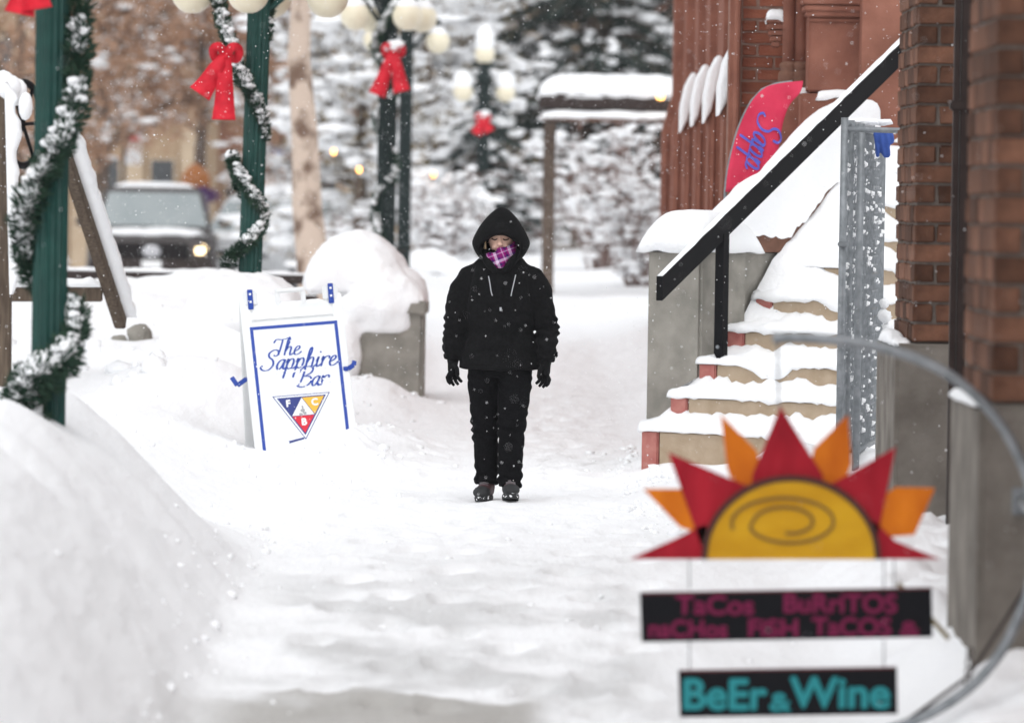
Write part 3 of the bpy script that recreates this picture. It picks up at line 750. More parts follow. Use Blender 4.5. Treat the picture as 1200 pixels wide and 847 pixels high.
part('latch', MB().box((g0.x, g0.y - .02, .98), (.055, .05, .04), bev=.006).box((g0.x, g0.y - .02, 1.5), (.055, .05, .03), bev=.006), GALV, GATE)
C, RR = [], []
gg = random.Random(5)
for i in range(22):
    f = i / 21; p = at(1000 + 40 * f, 142, 207); C.append((p.x, p.y, g0.z - .01)); q = gg.uniform(.016, .034); RR.append((q * 1.4, q, q * .6))
for x, y, q in ((1036, 355, .03), (1037, 370, .04), (1040, 385, .034), (1046, 398, .035), (1050, 410, .03)):
    p = at(x, y, 207); C.append(p[:]); RR.append((q, q, q))
pmesh('snow_clump', blobs(C, RR, 4, True), SNOW, GATE)
bc = at(1035, 166, 208)
cl = MB()
for dx, dz, rx, rz_ in ((-.03, .03, .03, .05), (.0, -.01, .035, .07), (.03, .02, .03, .05), (.02, -.05, .02, .05), (-.035, -.04, .016, .05)):
    cl.add([Vector((v[0] * rx, v[1] * .022, v[2] * rz_)) + bc + Vector((dx, -.02, dz)) for v in ICV], [tuple(int(i) for i in f) for f in ICF])
clo = cl.build('blue_rag', BLUEC); remesh(clo, .007, 2); wrinkle(clo, lambda p: .008 * math.sin(p.x * 190 + p.z * 30) * .6 + .006 * fb((p.x * 30, p.y * 30, p.z * 15)))
tag(clo, 'crumpled blue cloth tied to the top of the chain-link gate', 'cloth')

# ------------------------------------------------------------------ pink flag on the stairs
fl = at(895, 160, 178)
FLAG = thing('feather_flag', (fl.x, fl.y + .1, gz(fl.x, fl.y)), 'pink feather flag with blue script lettering beside the portal', 'flag')
outl = [(850, 225), (853, 200), (860, 170), (868, 145), (880, 120), (895, 104), (912, 98), (941, 95), (938, 108), (926, 122), (919, 140), (914, 165), (910, 190), (905, 225)]
P = [at(x, y, 178) for x, y in outl]
nL = 8; left = catmull(P[:8], 5); right = catmull(list(reversed(P[7:])), 5)
def resample(Q, n):
    L = [0]
    for i in range(1, len(Q)): L.append(L[-1] + (Q[i] - Q[i - 1]).length)
    out = []
    for k in range(n):
        d = L[-1] * k / (n - 1); j = max(i for i in range(len(L)) if L[i] <= d + 1e-9); j = min(j, len(Q) - 2)
        out.append(Q[j].lerp(Q[j + 1], (d - L[j]) / max(L[j + 1] - L[j], 1e-6)))
    return out
n = 30; LL, RRr = resample(left, n), resample(right, n); V, F = [], []; m_ = 12
def flag_y(p): return .03 * math.sin(p.x * 18 + p.z * 6) + .014 * fb((p.x * 9, p.z * 9, 0))
for i in range(n):
    for j in range(m_ + 1):
        p = LL[i].lerp(RRr[i], j / m_); V.append((p.x, fl.y + flag_y(p), p.z))
for i in range(n - 1):
    for j in range(m_): q = i * (m_ + 1) + j; F.append((q, q + 1, q + m_ + 2, q + m_ + 1))
fo = pmesh('cloth', mesh(V, F, True), PINK, FLAG); sd = fo.modifiers.new('t', 'SOLIDIFY'); sd.thickness = .004
part('pole', MB().tube([(at(850, 225, 178).x, fl.y + .02, gz(fl.x, fl.y))] + [Vector((p.x, fl.y + .03 + flag_y(p), p.z)) for p in LL[::3]], .011, 8), GALV, FLAG, True)
fme, L = script_mesh('Sapp', .090, .2)
for v in fme.vertices: v.co = Vector((v.co.z, v.co.y, -v.co.x)) * 1.0
o = pmesh('lettering', fme, mat('blue_flag_print', (.09, .10, .48), .6), FLAG)
lt = at(889, 134, 178); a_ = R(-14)
for v in fme.vertices:
    x, z = v.co.x, v.co.z
    # word runs down the flag
    q = Vector((x * math.cos(a_) - z * math.sin(a_), 0, x * math.sin(a_) + z * math.cos(a_)))
    p = Vector((lt.x + q.x, 0, lt.z + q.z)); v.co = Vector((p.x, fl.y + flag_y(p) - .009 + v.co.y, p.z))

# ------------------------------------------------------------------ hanging sun sign, in front on the right
SS = 335.0
sc = at(922, 655, SS)
SIGN = thing('hanging_sun_sign', (sc.x, sc.y, sc.z), 'painted half-sun sign with red and orange rays over two black menu boards', 'sign')
def sp(x, y):   # photo point to sign-local x, z
    p = at(x, y, SS) - sc; return (p.x, p.z)
def plate(name, pts, m, y0=0.0, th=.018, parent=SIGN):
    o = MB().prism([sp(*p) for p in pts], y0, y0 + th).build(name, m, parent); return o
def ribbon(name, pts, w, m, y, parent=SIGN, closed=False, raw=False):
    P = catmull([(*((sp(*p)) if not raw else p), 0) for p in pts], 8, closed); V, F = [], []
    n = len(P)
    for i, p in enumerate(P):
        a, c = (P[(i + 1) % n], P[i - 1]) if closed else (P[min(i + 1, n - 1)], P[max(i - 1, 0)])
        t = (a - c).normalized(); nn = Vector((-t.y, t.x, 0)) * w / 2
        for s_ in (1, -1):
            q = p + nn * s_; V += [(q.x, y, q.y), (q.x, y + .004, q.y)]
    for i in range(n if closed else n - 1):
        a, c = i * 4, ((i + 1) % n) * 4
        F += [(a, c, c + 2, a + 2), (a + 1, a, c, c + 1), (a + 2, c + 2, c + 3, a + 3)]
    return obj(name, mesh(V, F), parent, m)
for pts in ([(915, 476), (882, 556), (880, 590), (966, 590), (964, 556)],
            [(783, 530), (822, 640), (862, 620), (882, 572)],
            [(1050, 524), (966, 572), (985, 620), (1026, 640)],
            [(738, 655), (790, 632), (826, 614), (850, 655)],
            [(1102, 655), (1050, 634), (1024, 610), (1000, 655)]):
    plate('ray', pts, SUNR, .004)
for pts in ([(845, 486), (887, 528), (905, 600), (870, 600), (852, 548)], [(754, 573), (806, 573), (860, 610), (850, 635), (797, 618)],
            [(994, 486), (998, 545), (975, 600), (940, 600), (954, 526)], [(1050, 571), (1096, 572), (1072, 627), (1000, 632), (990, 610)]):
    plate('ray', pts, SUNO, .012)
disc = [(927 + 102 * math.cos(math.pi * k / 40), 655 - 95 * math.sin(math.pi * k / 40)) for k in range(41)]
d_ = plate('sun_disc', disc, SUNY, -.012, .03)
ribbon('outline', disc[::4], .021, SUNK, -.016, d_)
spi = []
for k in range(60):
    th = R(195) - k * R(11.2); f = 1 - k / 66
    spi.append((922 + 66 * (.33 + .67 * f) * math.cos(th) * (1 if k < 34 else .92), 612 - (32 * (.30 + .70 * f)) * math.sin(th)))
ribbon('spiral', spi[::2], .011, SUNG, -.0165, d_)
def board(x0, x1, y0, y1, dy):
    o = plate('board', [(x0, y0 + dy), (x1, y0 - dy), (x1 + 1, y1 - dy), (x0 + 2, y1 + dy)], CHALKB, 0, .02)
    ribbon('edging', [(x0 + 2, y0 + dy + 1), (x1 - 1, y0 - dy + 1)], .006, mat('dull_red_edging', (.12, .03, .035), .6), -.004, o)
    return o
b1 = board(750, 1092, 691, 749, 3); b2 = board(795, 1051, 783, 838, 2)
def put_text(body, size, cx, by, m, parent, bold=.004, sx=1.0, y=-.004, rot=.5):
    me = text_mesh(body, size, bold)
    o = obj('lettering', me, parent, m); p = sp(cx, by); o.location = (p[0], y, p[1]); o.scale = (sx, 1, 1); o.rotation_euler = (0, R(-rot), 0); return o
put_text('TaCos', .092, 838, 719, PURPT, b1, .003, sx=1.12); put_text('BuRriTOS', .092, 984, 717, PURPT, b1, .003, sx=1.05)
put_text('naCHos', .085, 806, 746, PURPT, b1, .003, sx=1.0); put_text('FiSH', .085, 906, 745, PURPT, b1, .003, sx=1.15); put_text('TaCOS', .088, 998, 744, PURPT, b1, .003, sx=1.05); put_text('&', .075, 1066, 745, PURPT, b1, .002, sx=1.5)
put_text('BeEr', .150, 848, 830, TEALT, b2, .005, sx=1.02); put_text('&', .09, 914, 832, TEALT, b2, .003, sx=1.3); put_text('Wine', .150, 985, 828, TEALT, b2, .005, sx=1.04)
def wire(pts, r=.0028, name='hanging_wire', m=GALV):
    return MB().tube([Vector((sp(*p)[0], .009, sp(*p)[1])) for p in pts], r, 6).build(name, m, SIGN, True)
for x in (808, 1036): wire([(x, 652), (x, 690)]); wire([(x, 750), (x, 784)])
wire([(1048, 652), (1048, 688)]); wire([(911, 398), (913, 478)], .004)
# curved steel bracket round the sign, bolted to the near brick pier
ringp = [(905, 396), (945, 396), (990, 400), (1040, 409), (1090, 427), (1130, 452), (1165, 487), (1192, 530), (1208, 575), (1213, 625), (1208, 680), (1194, 722), (1172, 765), (1140, 802), (1100, 830), (1050, 852), (990, 868), (930, 872)]
BRK = thing('sign_bracket', (sc.x + .8, sc.y, sc.z), 'curved grey steel pipe bracket that carries the sun sign', 'bracket')
part('hoop', MB().tube(catmull([at(x, y, SS) + Vector((0, .0, 0)) for x, y in ringp], 6), .0185, 12), GALV, BRK, True)
ba = at(1211, 600, SS)
part('wall_arm', MB().bar((ba.x, ba.y, ba.z), (ba.x + .02, B0.y - .05, ba.z), .03, .03).box((ba.x + .02, B0.y - .062, ba.z), (.06, .012, .10), bev=.004), GALV, BRK)
part('stay_rod', MB().tube([at(1060, 846, SS), at(1135, 792, SS), at(1180, 722, SS), at(1212, 672, SS)], .007, 8), DBROWN, BRK, True)
ch = MB()
for k in range(4):
    p = at(1137 - k, 765 + 11 * k, SS); ch.tube([p + Vector((.010 * math.cos(a), .004 if k % 2 else -.004, .019 * math.sin(a))) for a in [i * math.pi / 5 for i in range(11)]], .004, 5)
part('chain_link', ch, DBROWN, BRK)
sk = MB().tube([at(1052, 683, SS - 3), at(1080, 712, SS - 3), at(1112, 748, SS - 3)], .0085, 8).build('cane', mat('pale_cane', (.22, .17, .07), .7, (.30, .24, .11), 12), BRK, True)
sk.location = -Vector(BRK.location)

# ------------------------------------------------------------------ A-frame pavement sign
ac = at(356, 440, 181)
ABD = thing('sandwich_board', (ac.x, ac.y, -.01), 'white plastic A-frame sign with blue script and a three-colour triangle', 'sign')
ABD.rotation_euler = (0, R(-5.2), R(9))     # leaning in the snow
AH, AW = 1.045, .665; lean = math.atan2(.30, AH)
FR = obj('front_panel', None); FR.parent = ABD
def leaf(sgn):
    M = Matrix.Rotation(-lean * sgn, 4, 'X')
    b = MB(); th = .035
    def add(c, d, bev=.008):
        q = MB().box(c, d, bev=bev); b.add([M @ (v - Vector((0, 0, AH))) + Vector((0, 0, AH)) for v in q.V], q.F)
    y = -.02 * sgn
    for sx in (-1, 1): add((sx * (AW / 2 - .035), y, AH / 2 + .02), (.07, th, AH + .04))
    add((0, y, AH - .075), (AW - .14, th, .07)); add((0, y, .10), (AW - .14, th, .10))
    add((0, y, AH / 2 + .02), (AW - .13, .014, AH - .20))
    return b, M
b, MF = leaf(1)
# tabs and the moulded handle along the top
tb_ = MB()
for sx in (-1, 1): tb_.box((sx * (AW / 2 - .07), -.015, AH + .05), (.10, .05, .10), bev=.012)
tb_.box((0, -.015, AH + .085), (.20, .045, .03), bev=.01)
for sx in (-1, 1): tb_.box((sx * .085, -.015, AH + .035), (.03, .045, .09), bev=.008)
tb_.box((0, -.015, AH - .02), (AW - .06, .05, .05), bev=.01)
bpy.data.objects.remove(FR)
FR = b.build('front_panel', PLASTIC, ABD)
b, MBk = leaf(-1); b.build('back_panel', PLASTIC, ABD)
tb_.build('hinge_tabs', PLASTIC, ABD)
for sx in (-1, 1):
    st = MB().box((sx * (AW / 2 - .07), -.0445, AH + .045), (.035, .009, .13), bev=.003).build('strap', BLUE, ABD)
    for z in (.03, .08): MB().box((sx * (AW / 2 - .07), -.050, AH + z), (.014, .004, .014), bev=.001).build('rivet', WHITEPR, st)
def onfront(name, me, m, x, z, y=-.0425, parent=None):
    """flat print laid on the leaning front panel; x, z in panel metres from bottom centre"""
    for v in me.vertices: v.co = (MF @ (Vector((v.co.x + x, v.co.y + y, v.co.z + z - AH)).to_4d())).to_3d() + Vector((0, 0, AH))
    return obj(name, me, parent or ABD, m)
PW, PH = .60, .90
face = MB().box((0, 0, 0), (PW, .006, PH)); fme = mesh(face.V, face.F)
poster = onfront('printed_sheet', fme, BOARD, 0, .47, -.041)
def bx(x0, x1, z0, z1): return flat([(x0, z0), (x1, z0), (x1, z1), (x0, z1)])
bw = .021; hx, zt_, zb_ = .285, .895, .03
for args in ((-hx, hx, zt_ - bw, zt_), (-hx, -hx + bw, zb_, zt_ - bw - .001), (hx - bw, hx, zb_ + .1, zt_ - bw - .001)):
    onfront('border_line', bx(*args), BLUE, 0, 0, -.0458, poster)
for word, size, x, z in (('The', .056, -.165, .69), ('Sapphire', .064, -.232, .60), ('Bar', .062, -.02, .475)):
    me, L = script_mesh(word, size, .19)
    for v in me.vertices: v.co.x *= 1.1
    onfront('lettering', me, BLUE, x, z, -.0455, poster)
# triangle emblem
tx, tw, tt, tbm = .0, .150, .405, .165
def tri(p, m, y): return onfront('emblem', flat(p), m, 0, 0, y, poster)
A_, B_, C_ = (-tw, tt), (tw, tt), (0, tbm); mid = lambda p, q: ((p[0] + q[0]) / 2, (p[1] + q[1]) / 2)
def grow(P, k):
    cx, cz_ = sum(p[0] for p in P) / 3, sum(p[1] for p in P) / 3; return [(cx + (p[0] - cx) * k, cz_ + (p[1] - cz_) * k) for p in P]
tri(grow([A_, B_, C_], 1.25), NAVY, -.0456); tri(grow([A_, B_, C_], 1.19), BOARD, -.0459); tri(grow([A_, B_, C_], 1.07), NAVY, -.0462)
mt, ml, mr_ = mid(A_, B_), mid(A_, C_), mid(B_, C_)
tri(grow([A_, mt, ml], .97), NAVY, -.0466); tri(grow([mt, B_, mr_], .95), YELPR, -.0466); tri(grow([ml, mr_, C_], .95), REDPR, -.0466); tri(grow([mt, mr_, ml], .96), WHITEPR, -.0466)
for ch_, x, z, bo in (('F', -.090, .350, .003), ('C', .082, .347, .003), ('B', .0, .222, .003)):
    onfront('letter', text_mesh(ch_, .062, bo, depth=.0003), WHITEPR, x, z, -.0474, poster)
onfront('emblem', blobs([(0, 0, 0), (.012, 0, -.02), (-.014, 0, -.024), (.0, 0, .022)], [(.014, .0006, .012), (.012, .0006, .008), (.012, .0006, .008), (.006, .0006, .009)], 3, True, .3), GREYPR, 0, .318, -.0472, poster)
onfront('ribbon_mark', flat([(-.135, .022), (-.03, .044), (-.03, .056), (-.135, .038), (-.125, .03)]), NAVY, .02, .085, -.046, poster)
# white snow stuck on the print and blue rubber bands hanging at the sides
C, RR = [], []
gg = random.Random(11)
for i in range(74):
    x, z = (gg.gauss(-.02, .07), gg.gauss(.585, .012)) if i % 2 else (gg.gauss(.05, .07), gg.gauss(.50, .016))
    C.append((max(min(x, .24), -.24), 0, z)); q = gg.uniform(.005, .017); RR.append((q, .004, q * .6))
onfront('snow', blobs(C, RR, 6, True), SNOW, 0, 0, -.044)
for sx, pts in ((-1, [(-AW / 2 - .09, .02, .60), (-AW / 2 - .06, .0, .545), (-AW / 2 + .0, -.04, .585), (-.29, -.10, .585)]), (1, [(.29, -.10, .60), (AW / 2 - .01, -.1, .60), (AW / 2 + .03, -.08, .62), (AW / 2 + .04, -.05, .645)])):
    q = MB()
    for a, c in zip(pts[:-1], pts[1:]):
        a, c = Vector(a) + Vector((0, -.075, 0)), Vector(c) + Vector((0, -.075, 0)); q.bar(a, c, .030, .006, up=(0, 1, 0), bev=.002)
    q.build('band', BLUE, ABD)
o = obj('snow_cap', snow_cap(AW * .9, .12, .02, 33, n=12, over=.0, lump=.02), ABD, SNOW); o.location = (0, .02, AH + .004)

# ------------------------------------------------------------------ planters
def planter(x0, x1, y0, y1, zt, capH, label, seed, skew=.0):
    T = thing('concrete_planter', ((x0 + x1) / 2, (y0 + y1) / 2, gz((x0 + x1) / 2, (y0 + y1) / 2) * 0), label, 'planter', 'concrete planters along the kerb')
    w, d = x1 - x0, y1 - y0
    b = MB().box((0, 0, zt / 2 - .05), (w, d, zt + .1), bev=.03).box((0, 0, zt - .05), (w + .05, d + .05, .12), bev=.02)
    b.build('tub', CONC, T)
    if capH:
        o = obj('snow_cap', snow_cap(w, d, capH, seed, n=46, p=2.6, over=.05, lump=.07, skirt=.06, tilt=skew), T, SNOW); o.location = (0, 0, zt + .012)
    return T
pl0, pl1 = at(418, 350, 146), at(497, 350, 146)
P1 = planter(pl0.x, pl1.x, pl0.y, pl0.y + 1.1, pl0.z - .02, 0, 'concrete planter heaped with a tall dome of snow beside the walk', 41)
def heap(name, parent, items, voxel=.02, sm=6):
    b = MB()
    for (x, y, sc_, dy), r_ in items:
        p = at(x, y, sc_) + Vector((0, dy, 0)); b.add([Vector((v[0] * r_[0], v[1] * r_[1], v[2] * r_[2])) + p for v in ICV], [tuple(int(i) for i in f) for f in ICF])
    o = part(name, b, SNOW, parent); remesh(o, voxel, sm)
    wrinkle(o, lambda p: .018 * fb((p.x * 4, p.y * 4, p.z * 4)) + .006 * fb((p.x * 16, p.y * 16, p.z * 16))); return o
hc = at(420, 300, 143)
b = MB()
for me_, loc in ((snow_cap(pl1.x - pl0.x, 1.1, .24, 41, n=40, p=3.0, over=.03, lump=.05, skirt=.03), ((pl0.x + pl1.x) / 2, pl0.y + .55, pl0.z - .01)),
                 (snow_cap(.86, 1.25, .46, 44, n=40, p=2.4, over=.0, lump=.06, skirt=.02), (hc.x, pl0.y + .75, pl0.z + .06))):
    b.add([v.co + Vector(loc) for v in me_.vertices], [tuple(p.vertices) for p in me_.polygons])
for (x, y, dy), r_ in (((425, 362, .03), (.26, .10, .17)), ((452, 366, .03), (.22, .10, .13)), ((466, 378, .03), (.13, .08, .10)), ((440, 386, .03), (.22, .08, .06)), ((402, 415, -.02), (.17, .16, .28))):
    p = at(x, y, 146) + Vector((0, dy, 0)); b.add([Vector((v[0] * r_[0], v[1] * r_[1], v[2] * r_[2])) + p for v in ICV], [tuple(int(i) for i in f) for f in ICF])
o = part('snow_heap', b, SNOW, P1); remesh(o, .022, 26)
wrinkle(o, lambda p: .022 * fb((p.x * 3, p.y * 3, p.z * 3)) + .008 * fb((p.x * 11, p.y * 11, p.z * 11)) + .004 * fb((p.x * 30, p.y * 30, p.z * 30)))
px0, px1 = at(212, 350, 166), at(345, 350, 166)
P2 = planter(px0.x, px1.x, 40.6, 41.9, .80, .36, 'concrete planter almost wholly buried under drifted snow behind the sign', 52)
# low stone wall poking through the ridge on the left
sw = at(176, 388, 151)
SWT = thing('low_stone_wall', (sw.x, sw.y, 0), 'low grey stone wall showing through the snow ridge on the left', 'wall')
for dx, w_, top_ in ((0, .17, .11), (-.16, .15, .02)):
    st_ = MB().box((0, 0, 0), (w_, .3, .6), bev=.035).build('stone', CONC, SWT); remesh(st_, .02, 3); wrinkle(st_, lambda p: .02 * fb((p.x * 9 + dx * 9, p.y * 9, p.z * 9))); st_.location = (dx, -1.2, gz(sw.x + dx, sw.y - 1.2) + top_ - .3)
# ------------------------------------------------------------------ snow-laden frame with an iron wheel, left edge
fm = at(15, 300, 172)
FRM = thing('timber_frame', (fm.x, fm.y, gz(fm.x, fm.y)), 'old timber frame with black iron wheel under thick snow at left edge', 'frame')
def fpart(name, a, b_, w, h, m=WOOD): return part(name, MB().bar(a, b_, w, h, bev=.008), m, FRM)
a, c = at(4, 350, 172), at(4, 90, 172); fpart('post', (a.x, a.y, .2), c, .13, .12)
pmesh('snow', snow_strip(at(12, 345, 173), at(6, 96, 173), .13, .08, 61, 60), SNOW, FRM)
o = pmesh('snow_cap', blobs([at(10, 104, 172)[:], at(20, 108, 171)[:], at(30, 125, 173)[:], at(4, 96, 172)[:]], [(.09, .12, .10), (.07, .1, .10), (.05, .1, .10), (.08, .1, .08)], 5, True, .06), SNOW, FRM)
# diagonal strut
a, c = at(150, 372, 166), at(80, 150, 176)
fpart('strut', a + Vector((-.05, 0, -.04)), c + Vector((-.07, 0, -.02)), .08, .10)
pmesh('snow', snow_strip(a + Vector((.0, -.01, .0)), c + Vector((0, -.01, .0)), .14, .09, 63, 60), SNOW, FRM)
a, c = at(106, 200, 171), at(96, 350, 168)
fpart('beam', at(-30, 345, 168), at(120, 345, 168), .09, .10)
pmesh('snow', snow_strip(at(-30, 336, 168), at(118, 336, 168), .12, .07, 65, 50), SNOW, FRM)
# iron wheel seen almost edge-on
wc = at(29, 146, 170) + Vector((0, -.14, 0)); wb = MB(); Rw = .285
ax1, ax2 = Vector((.42, .9, 0)).normalized(), Vector((0, 0, 1))
wb.tube([wc + (ax1 * math.cos(t) + ax2 * math.sin(t)) * Rw for t in [2 * math.pi * k / 40 for k in range(41)]], .026, 8)
for k in range(3):
    t = math.pi * k / 3 + .05; dv = ax1 * math.cos(t) + ax2 * math.sin(t); wb.tube([wc - dv * Rw, wc + dv * Rw], .014, 6)
part('iron_wheel', wb, BLACKM, FRM, True)

# ------------------------------------------------------------------ black rail fence
FEN = None
f0, f1 = at(60, 330, 118), at(372, 326, 122)
FEN = thing('rail_fence', ((f0.x + f1.x) / 2, (f0.y + f1.y) / 2, gz((f0.x + f1.x) / 2, f0.y)), 'low dark rail fence with snow on its rails beside the street', 'fence')
for z0, s_ in ((at(200, 324, 120).z, 1), (at(200, 347, 120).z, 2)):
    part('rail', MB().bar((f0.x - 2.2, f0.y, z0), (f1.x, f1.y, z0), .05, .085, bev=.006), DBROWN, FEN)
    pmesh('snow', snow_strip((f0.x - 2.2, f0.y, z0 + .044), (f1.x, f1.y, z0 + .044), .07, .035 if s_ == 1 else .055, 70 + s_, 90), SNOW, FEN)
for k in range(6):
    x = f0.x - 2.1 + (f1.x - f0.x + 2.05) * k / 5; y = f0.y + (f1.y - f0.y) * k / 5
    part('post', MB().box((x, y + .05, .45), (.08, .07, 1.14), bev=.008), DBROWN, FEN)

# ------------------------------------------------------------------ street lamps, garlands, bows
def globe_mesh(r):
    return MB().lathe([(r * math.sin(t), -r * math.cos(t)) for t in [.25 + (math.pi - .3) * k / 16 for k in range(17)]], n=28)
def lamp(base, poleR, zring, ztop, arm, rotz, label, m, gr=.155, snow=True, tilt=0.0, arms=4):
    T = thing('street_lamp', (base.x, base.y, gz(base.x, base.y) - .6), label, 'street lamp', 'globe street lamps along the kerb')
    z0 = T.location.z; T.rotation_euler = (0, tilt, rotz)
    H = zring - z0 + .25
    MB().lathe([(poleR, -.1), (poleR, H)], n=32, flute=.11).build('pole', m, T)
    MB().lathe([(poleR * 1.7, -.1), (poleR * 1.75, .22), (poleR * 1.3, .27), (poleR * 1.3, .4), (poleR * 1.1, .45)], n=20).build('pole_base', m, T, True)
    MB().lathe([(poleR * 1.05, H - .12), (poleR * 1.5, H - .06), (poleR * 1.5, H), (poleR * .8, H + .06), (poleR * .6, ztop - z0 - gr - .02), (poleR * 1.0, ztop - z0 - gr + .03)], n=20).build('finial', m, T, True)
    gm = globe_mesh(gr); gme = mesh(gm.V, gm.F, True)
    for k in range(arms):
        a = 2 * math.pi * k / arms; d = Vector((math.cos(a), math.sin(a), 0)); zr = zring - z0
        am = MB().tube(catmull([d * poleR * .6 + Vector((0, 0, zr - .12)), d * arm * .5 + Vector((0, 0, zr + .05)), d * arm + Vector((0, 0, zr + gr + .12)), d * arm + Vector((0, 0, zr + gr - .02))], 5), .022, 8)
        am.lathe([(.03, zr + gr + .03), (.06, zr + gr + .01), (.065, zr + gr - .03)], d * arm, 14)
        ao = am.build('arm', m, T, True)
        g_ = obj('globe', gme, T, GLOBE); g_.location = d * arm + Vector((0, 0, zr))
        if snow:
            so = obj('snow', blobs([(0, 0, gr * .6 * snow)], [(gr * (.8 + .2 * (snow - 1) * 2), gr * (.8 + .2 * (snow - 1) * 2), gr * .66 * snow)], 90 + k, True, .05), g_, SNOW)
    g_ = obj('globe', gme, T, GLOBE); g_.location = (0, 0, ztop - z0)
    if snow: obj('snow', blobs([(0, 0, gr * .8 * snow)], [(gr * .98, gr * .98, gr * 1.0 * snow)], 99, True, .05), g_, SNOW)
    return T
def garland(base, poleR, turns, seed, label, thick=.085, lean=0.0, dens=1.0, snowy=1.0, z_knots=None):
    """turns: list of (angle_deg, z, radial offset) knots around the pole"""
    T = tag(obj('garland', None), label, 'garland', 'snowy evergreen garlands on the lamps'); T.location = (base.x, base.y, turns[0][1])
    K = [Vector((math.cos(R(a)) * (poleR + ro), math.sin(R(a)) * (poleR + ro), z)) for a, z, ro in turns]
    P = catmull(K, 14); g = np.random.default_rng(seed); pts, dirs, C, RR = [], [], [], []
    L = 0
    for i in range(len(P) - 1):
        seg = (P[i + 1] - P[i]); n = int(seg.length * 2600 * dens) + 1; t = seg.normalized() if seg.length > 1e-6 else Vector((0, 0, 1))
        for k in range(n):
            c = P[i] + seg * g.random(); rv_ = Vector(g.normal(size=3)); rv_ = (rv_ - t * rv_.dot(t)).normalized()
            clump = .65 + .55 * abs(fb((c.x * 14, c.y * 14, c.z * 14)))
            rr = thick * 1.15 * clump * (g.random() ** .4); pts.append((c + rv_ * rr)[:]); dirs.append((rv_ + t * .5)[:])
        m = int(seg.length * 260 * snowy) + 1
        for k in range(m):
            c = P[i] + seg * g.random(); a = g.random() * 6.28
            rr = thick * .55
            cz = c + Vector((math.cos(a) * rr * g.random(), math.sin(a) * rr * g.random(), thick * g.uniform(.25, .8)))
            if fb((c.x * 9 + seed, c.y * 9, c.z * 9)) > -.2:
                q = g.uniform(.008, .030); C.append(cz[:]); RR.append((q * 1.1, q * 1.1, q * .75))
    off = Vector((0, 0, turns[0][1]))
    pts = np.array(pts) - np.array(off[:]); C = np.array(C) - np.array(off[:])
    obj('needles', leaves(pts, .026, seed, dirs, .30), T, NEEDLE)
    MB().tube([p - off for p in P], .014, 6).build('stem', NEEDLE, T)
    obj('snow', blobs(C, RR, seed, True, .22), T, SNOW)
    return T
def bow(center, scale, seed, label, tails=((-.30, -.30), (-.06, -.42)), loops=True, yaw=0.0, snow=False):
    """ribbon bow: knot, two loops, two tails with thickness"""
    T = thing('ribbon_bow', center, label, 'bow', 'red ribbon bows on the lamps'); T.rotation_euler = (0, 0, yaw)
    MB().box((0, -.01, 0), (.07 * scale, .06 * scale, .08 * scale), bev=.02 * scale).build('knot', RIBBON, T, True)
    def band(P, w0, w1, nm):
        P = catmull(P, 6); V, F = [], []
        for i, p in enumerate(P):
            t = (P[min(i + 1, len(P) - 1)] - P[max(i - 1, 0)]).normalized(); sd_ = t.cross(Vector((0, 1, 0))).normalized(); w = w0 + (w1 - w0) * i / (len(P) - 1)
            V += [p + sd_ * w / 2, p - sd_ * w / 2]
            if i: k = len(V); F.append((k - 4, k - 3, k - 1, k - 2))
        o = obj(nm, mesh(V, F, True), T, RIBBON); md = o.modifiers.new('t', 'SOLIDIFY'); md.thickness = .004; return o
    for i, (dx, dz) in enumerate(tails):
        dx, dz = dx * scale, dz * scale
        band([Vector((0, -.02, 0)), Vector((dx * .35, -.05, dz * .3)), Vector((dx * .7, -.03, dz * .7)), Vector((dx, -.06, dz))], .08 * scale, .19 * scale, 'tail')
    if loops:
        for sx in (-1, 1):
            band([Vector((0, -.01, 0)), Vector((sx * .05, -.06, .07)) * scale, Vector((sx * .10, -.03, .05)) * scale, Vector((sx * .08, .02, -.02)) * scale, Vector((0, 0, -.0))], .07 * scale, .07 * scale, 'loop')
    if snow: obj('snow', blobs([(0, 0, .07), (.04, -.02, .09), (-.05, 0, .06)], [(.09, .06, .06), (.07, .05, .05), (.06, .05, .05)], seed, True, .15), T, SNOW)
    return T
L1 = at(60, 300, 266); L2 = at(290, 260, 160); L3 = at(453, 200, 112); L3b = at(474, 220, 92); L4 = at(566, 200, 78)
L1.x -= .005
lamp(L1, .078, 3.25, 3.85, .48, R(40), 'green fluted lamp post nearest the camera, rising from the snowbank at left', GREEN)
lamp(L2, .087, at(293, -6, 160).z, at(293, -6, 160).z + .62, .50, R(-7), 'green fluted lamp post behind the white A-frame sign', GREEN, tilt=R(1.2))
lamp(L3, .10, at(453, 20, 112).z, at(453, 20, 112).z + .62, .40, R(30), 'dark lamp post with red bow left of the walker', DARKPOLE)
lamp(L3b, .085, at(474, 48, 92).z, at(474, 48, 92).z + .6, .42, R(20), 'slimmer dark lamp post close behind the one with the big bow', DARKPOLE, arms=2)
lamp(L4, .085, at(566, 108, 78).z, at(566, 64, 78).z, .32, R(10), 'farthest lamp post, its globes capped with snow, above the walker', DARKPOLE, gr=.15, snow=1.7, arms=2)
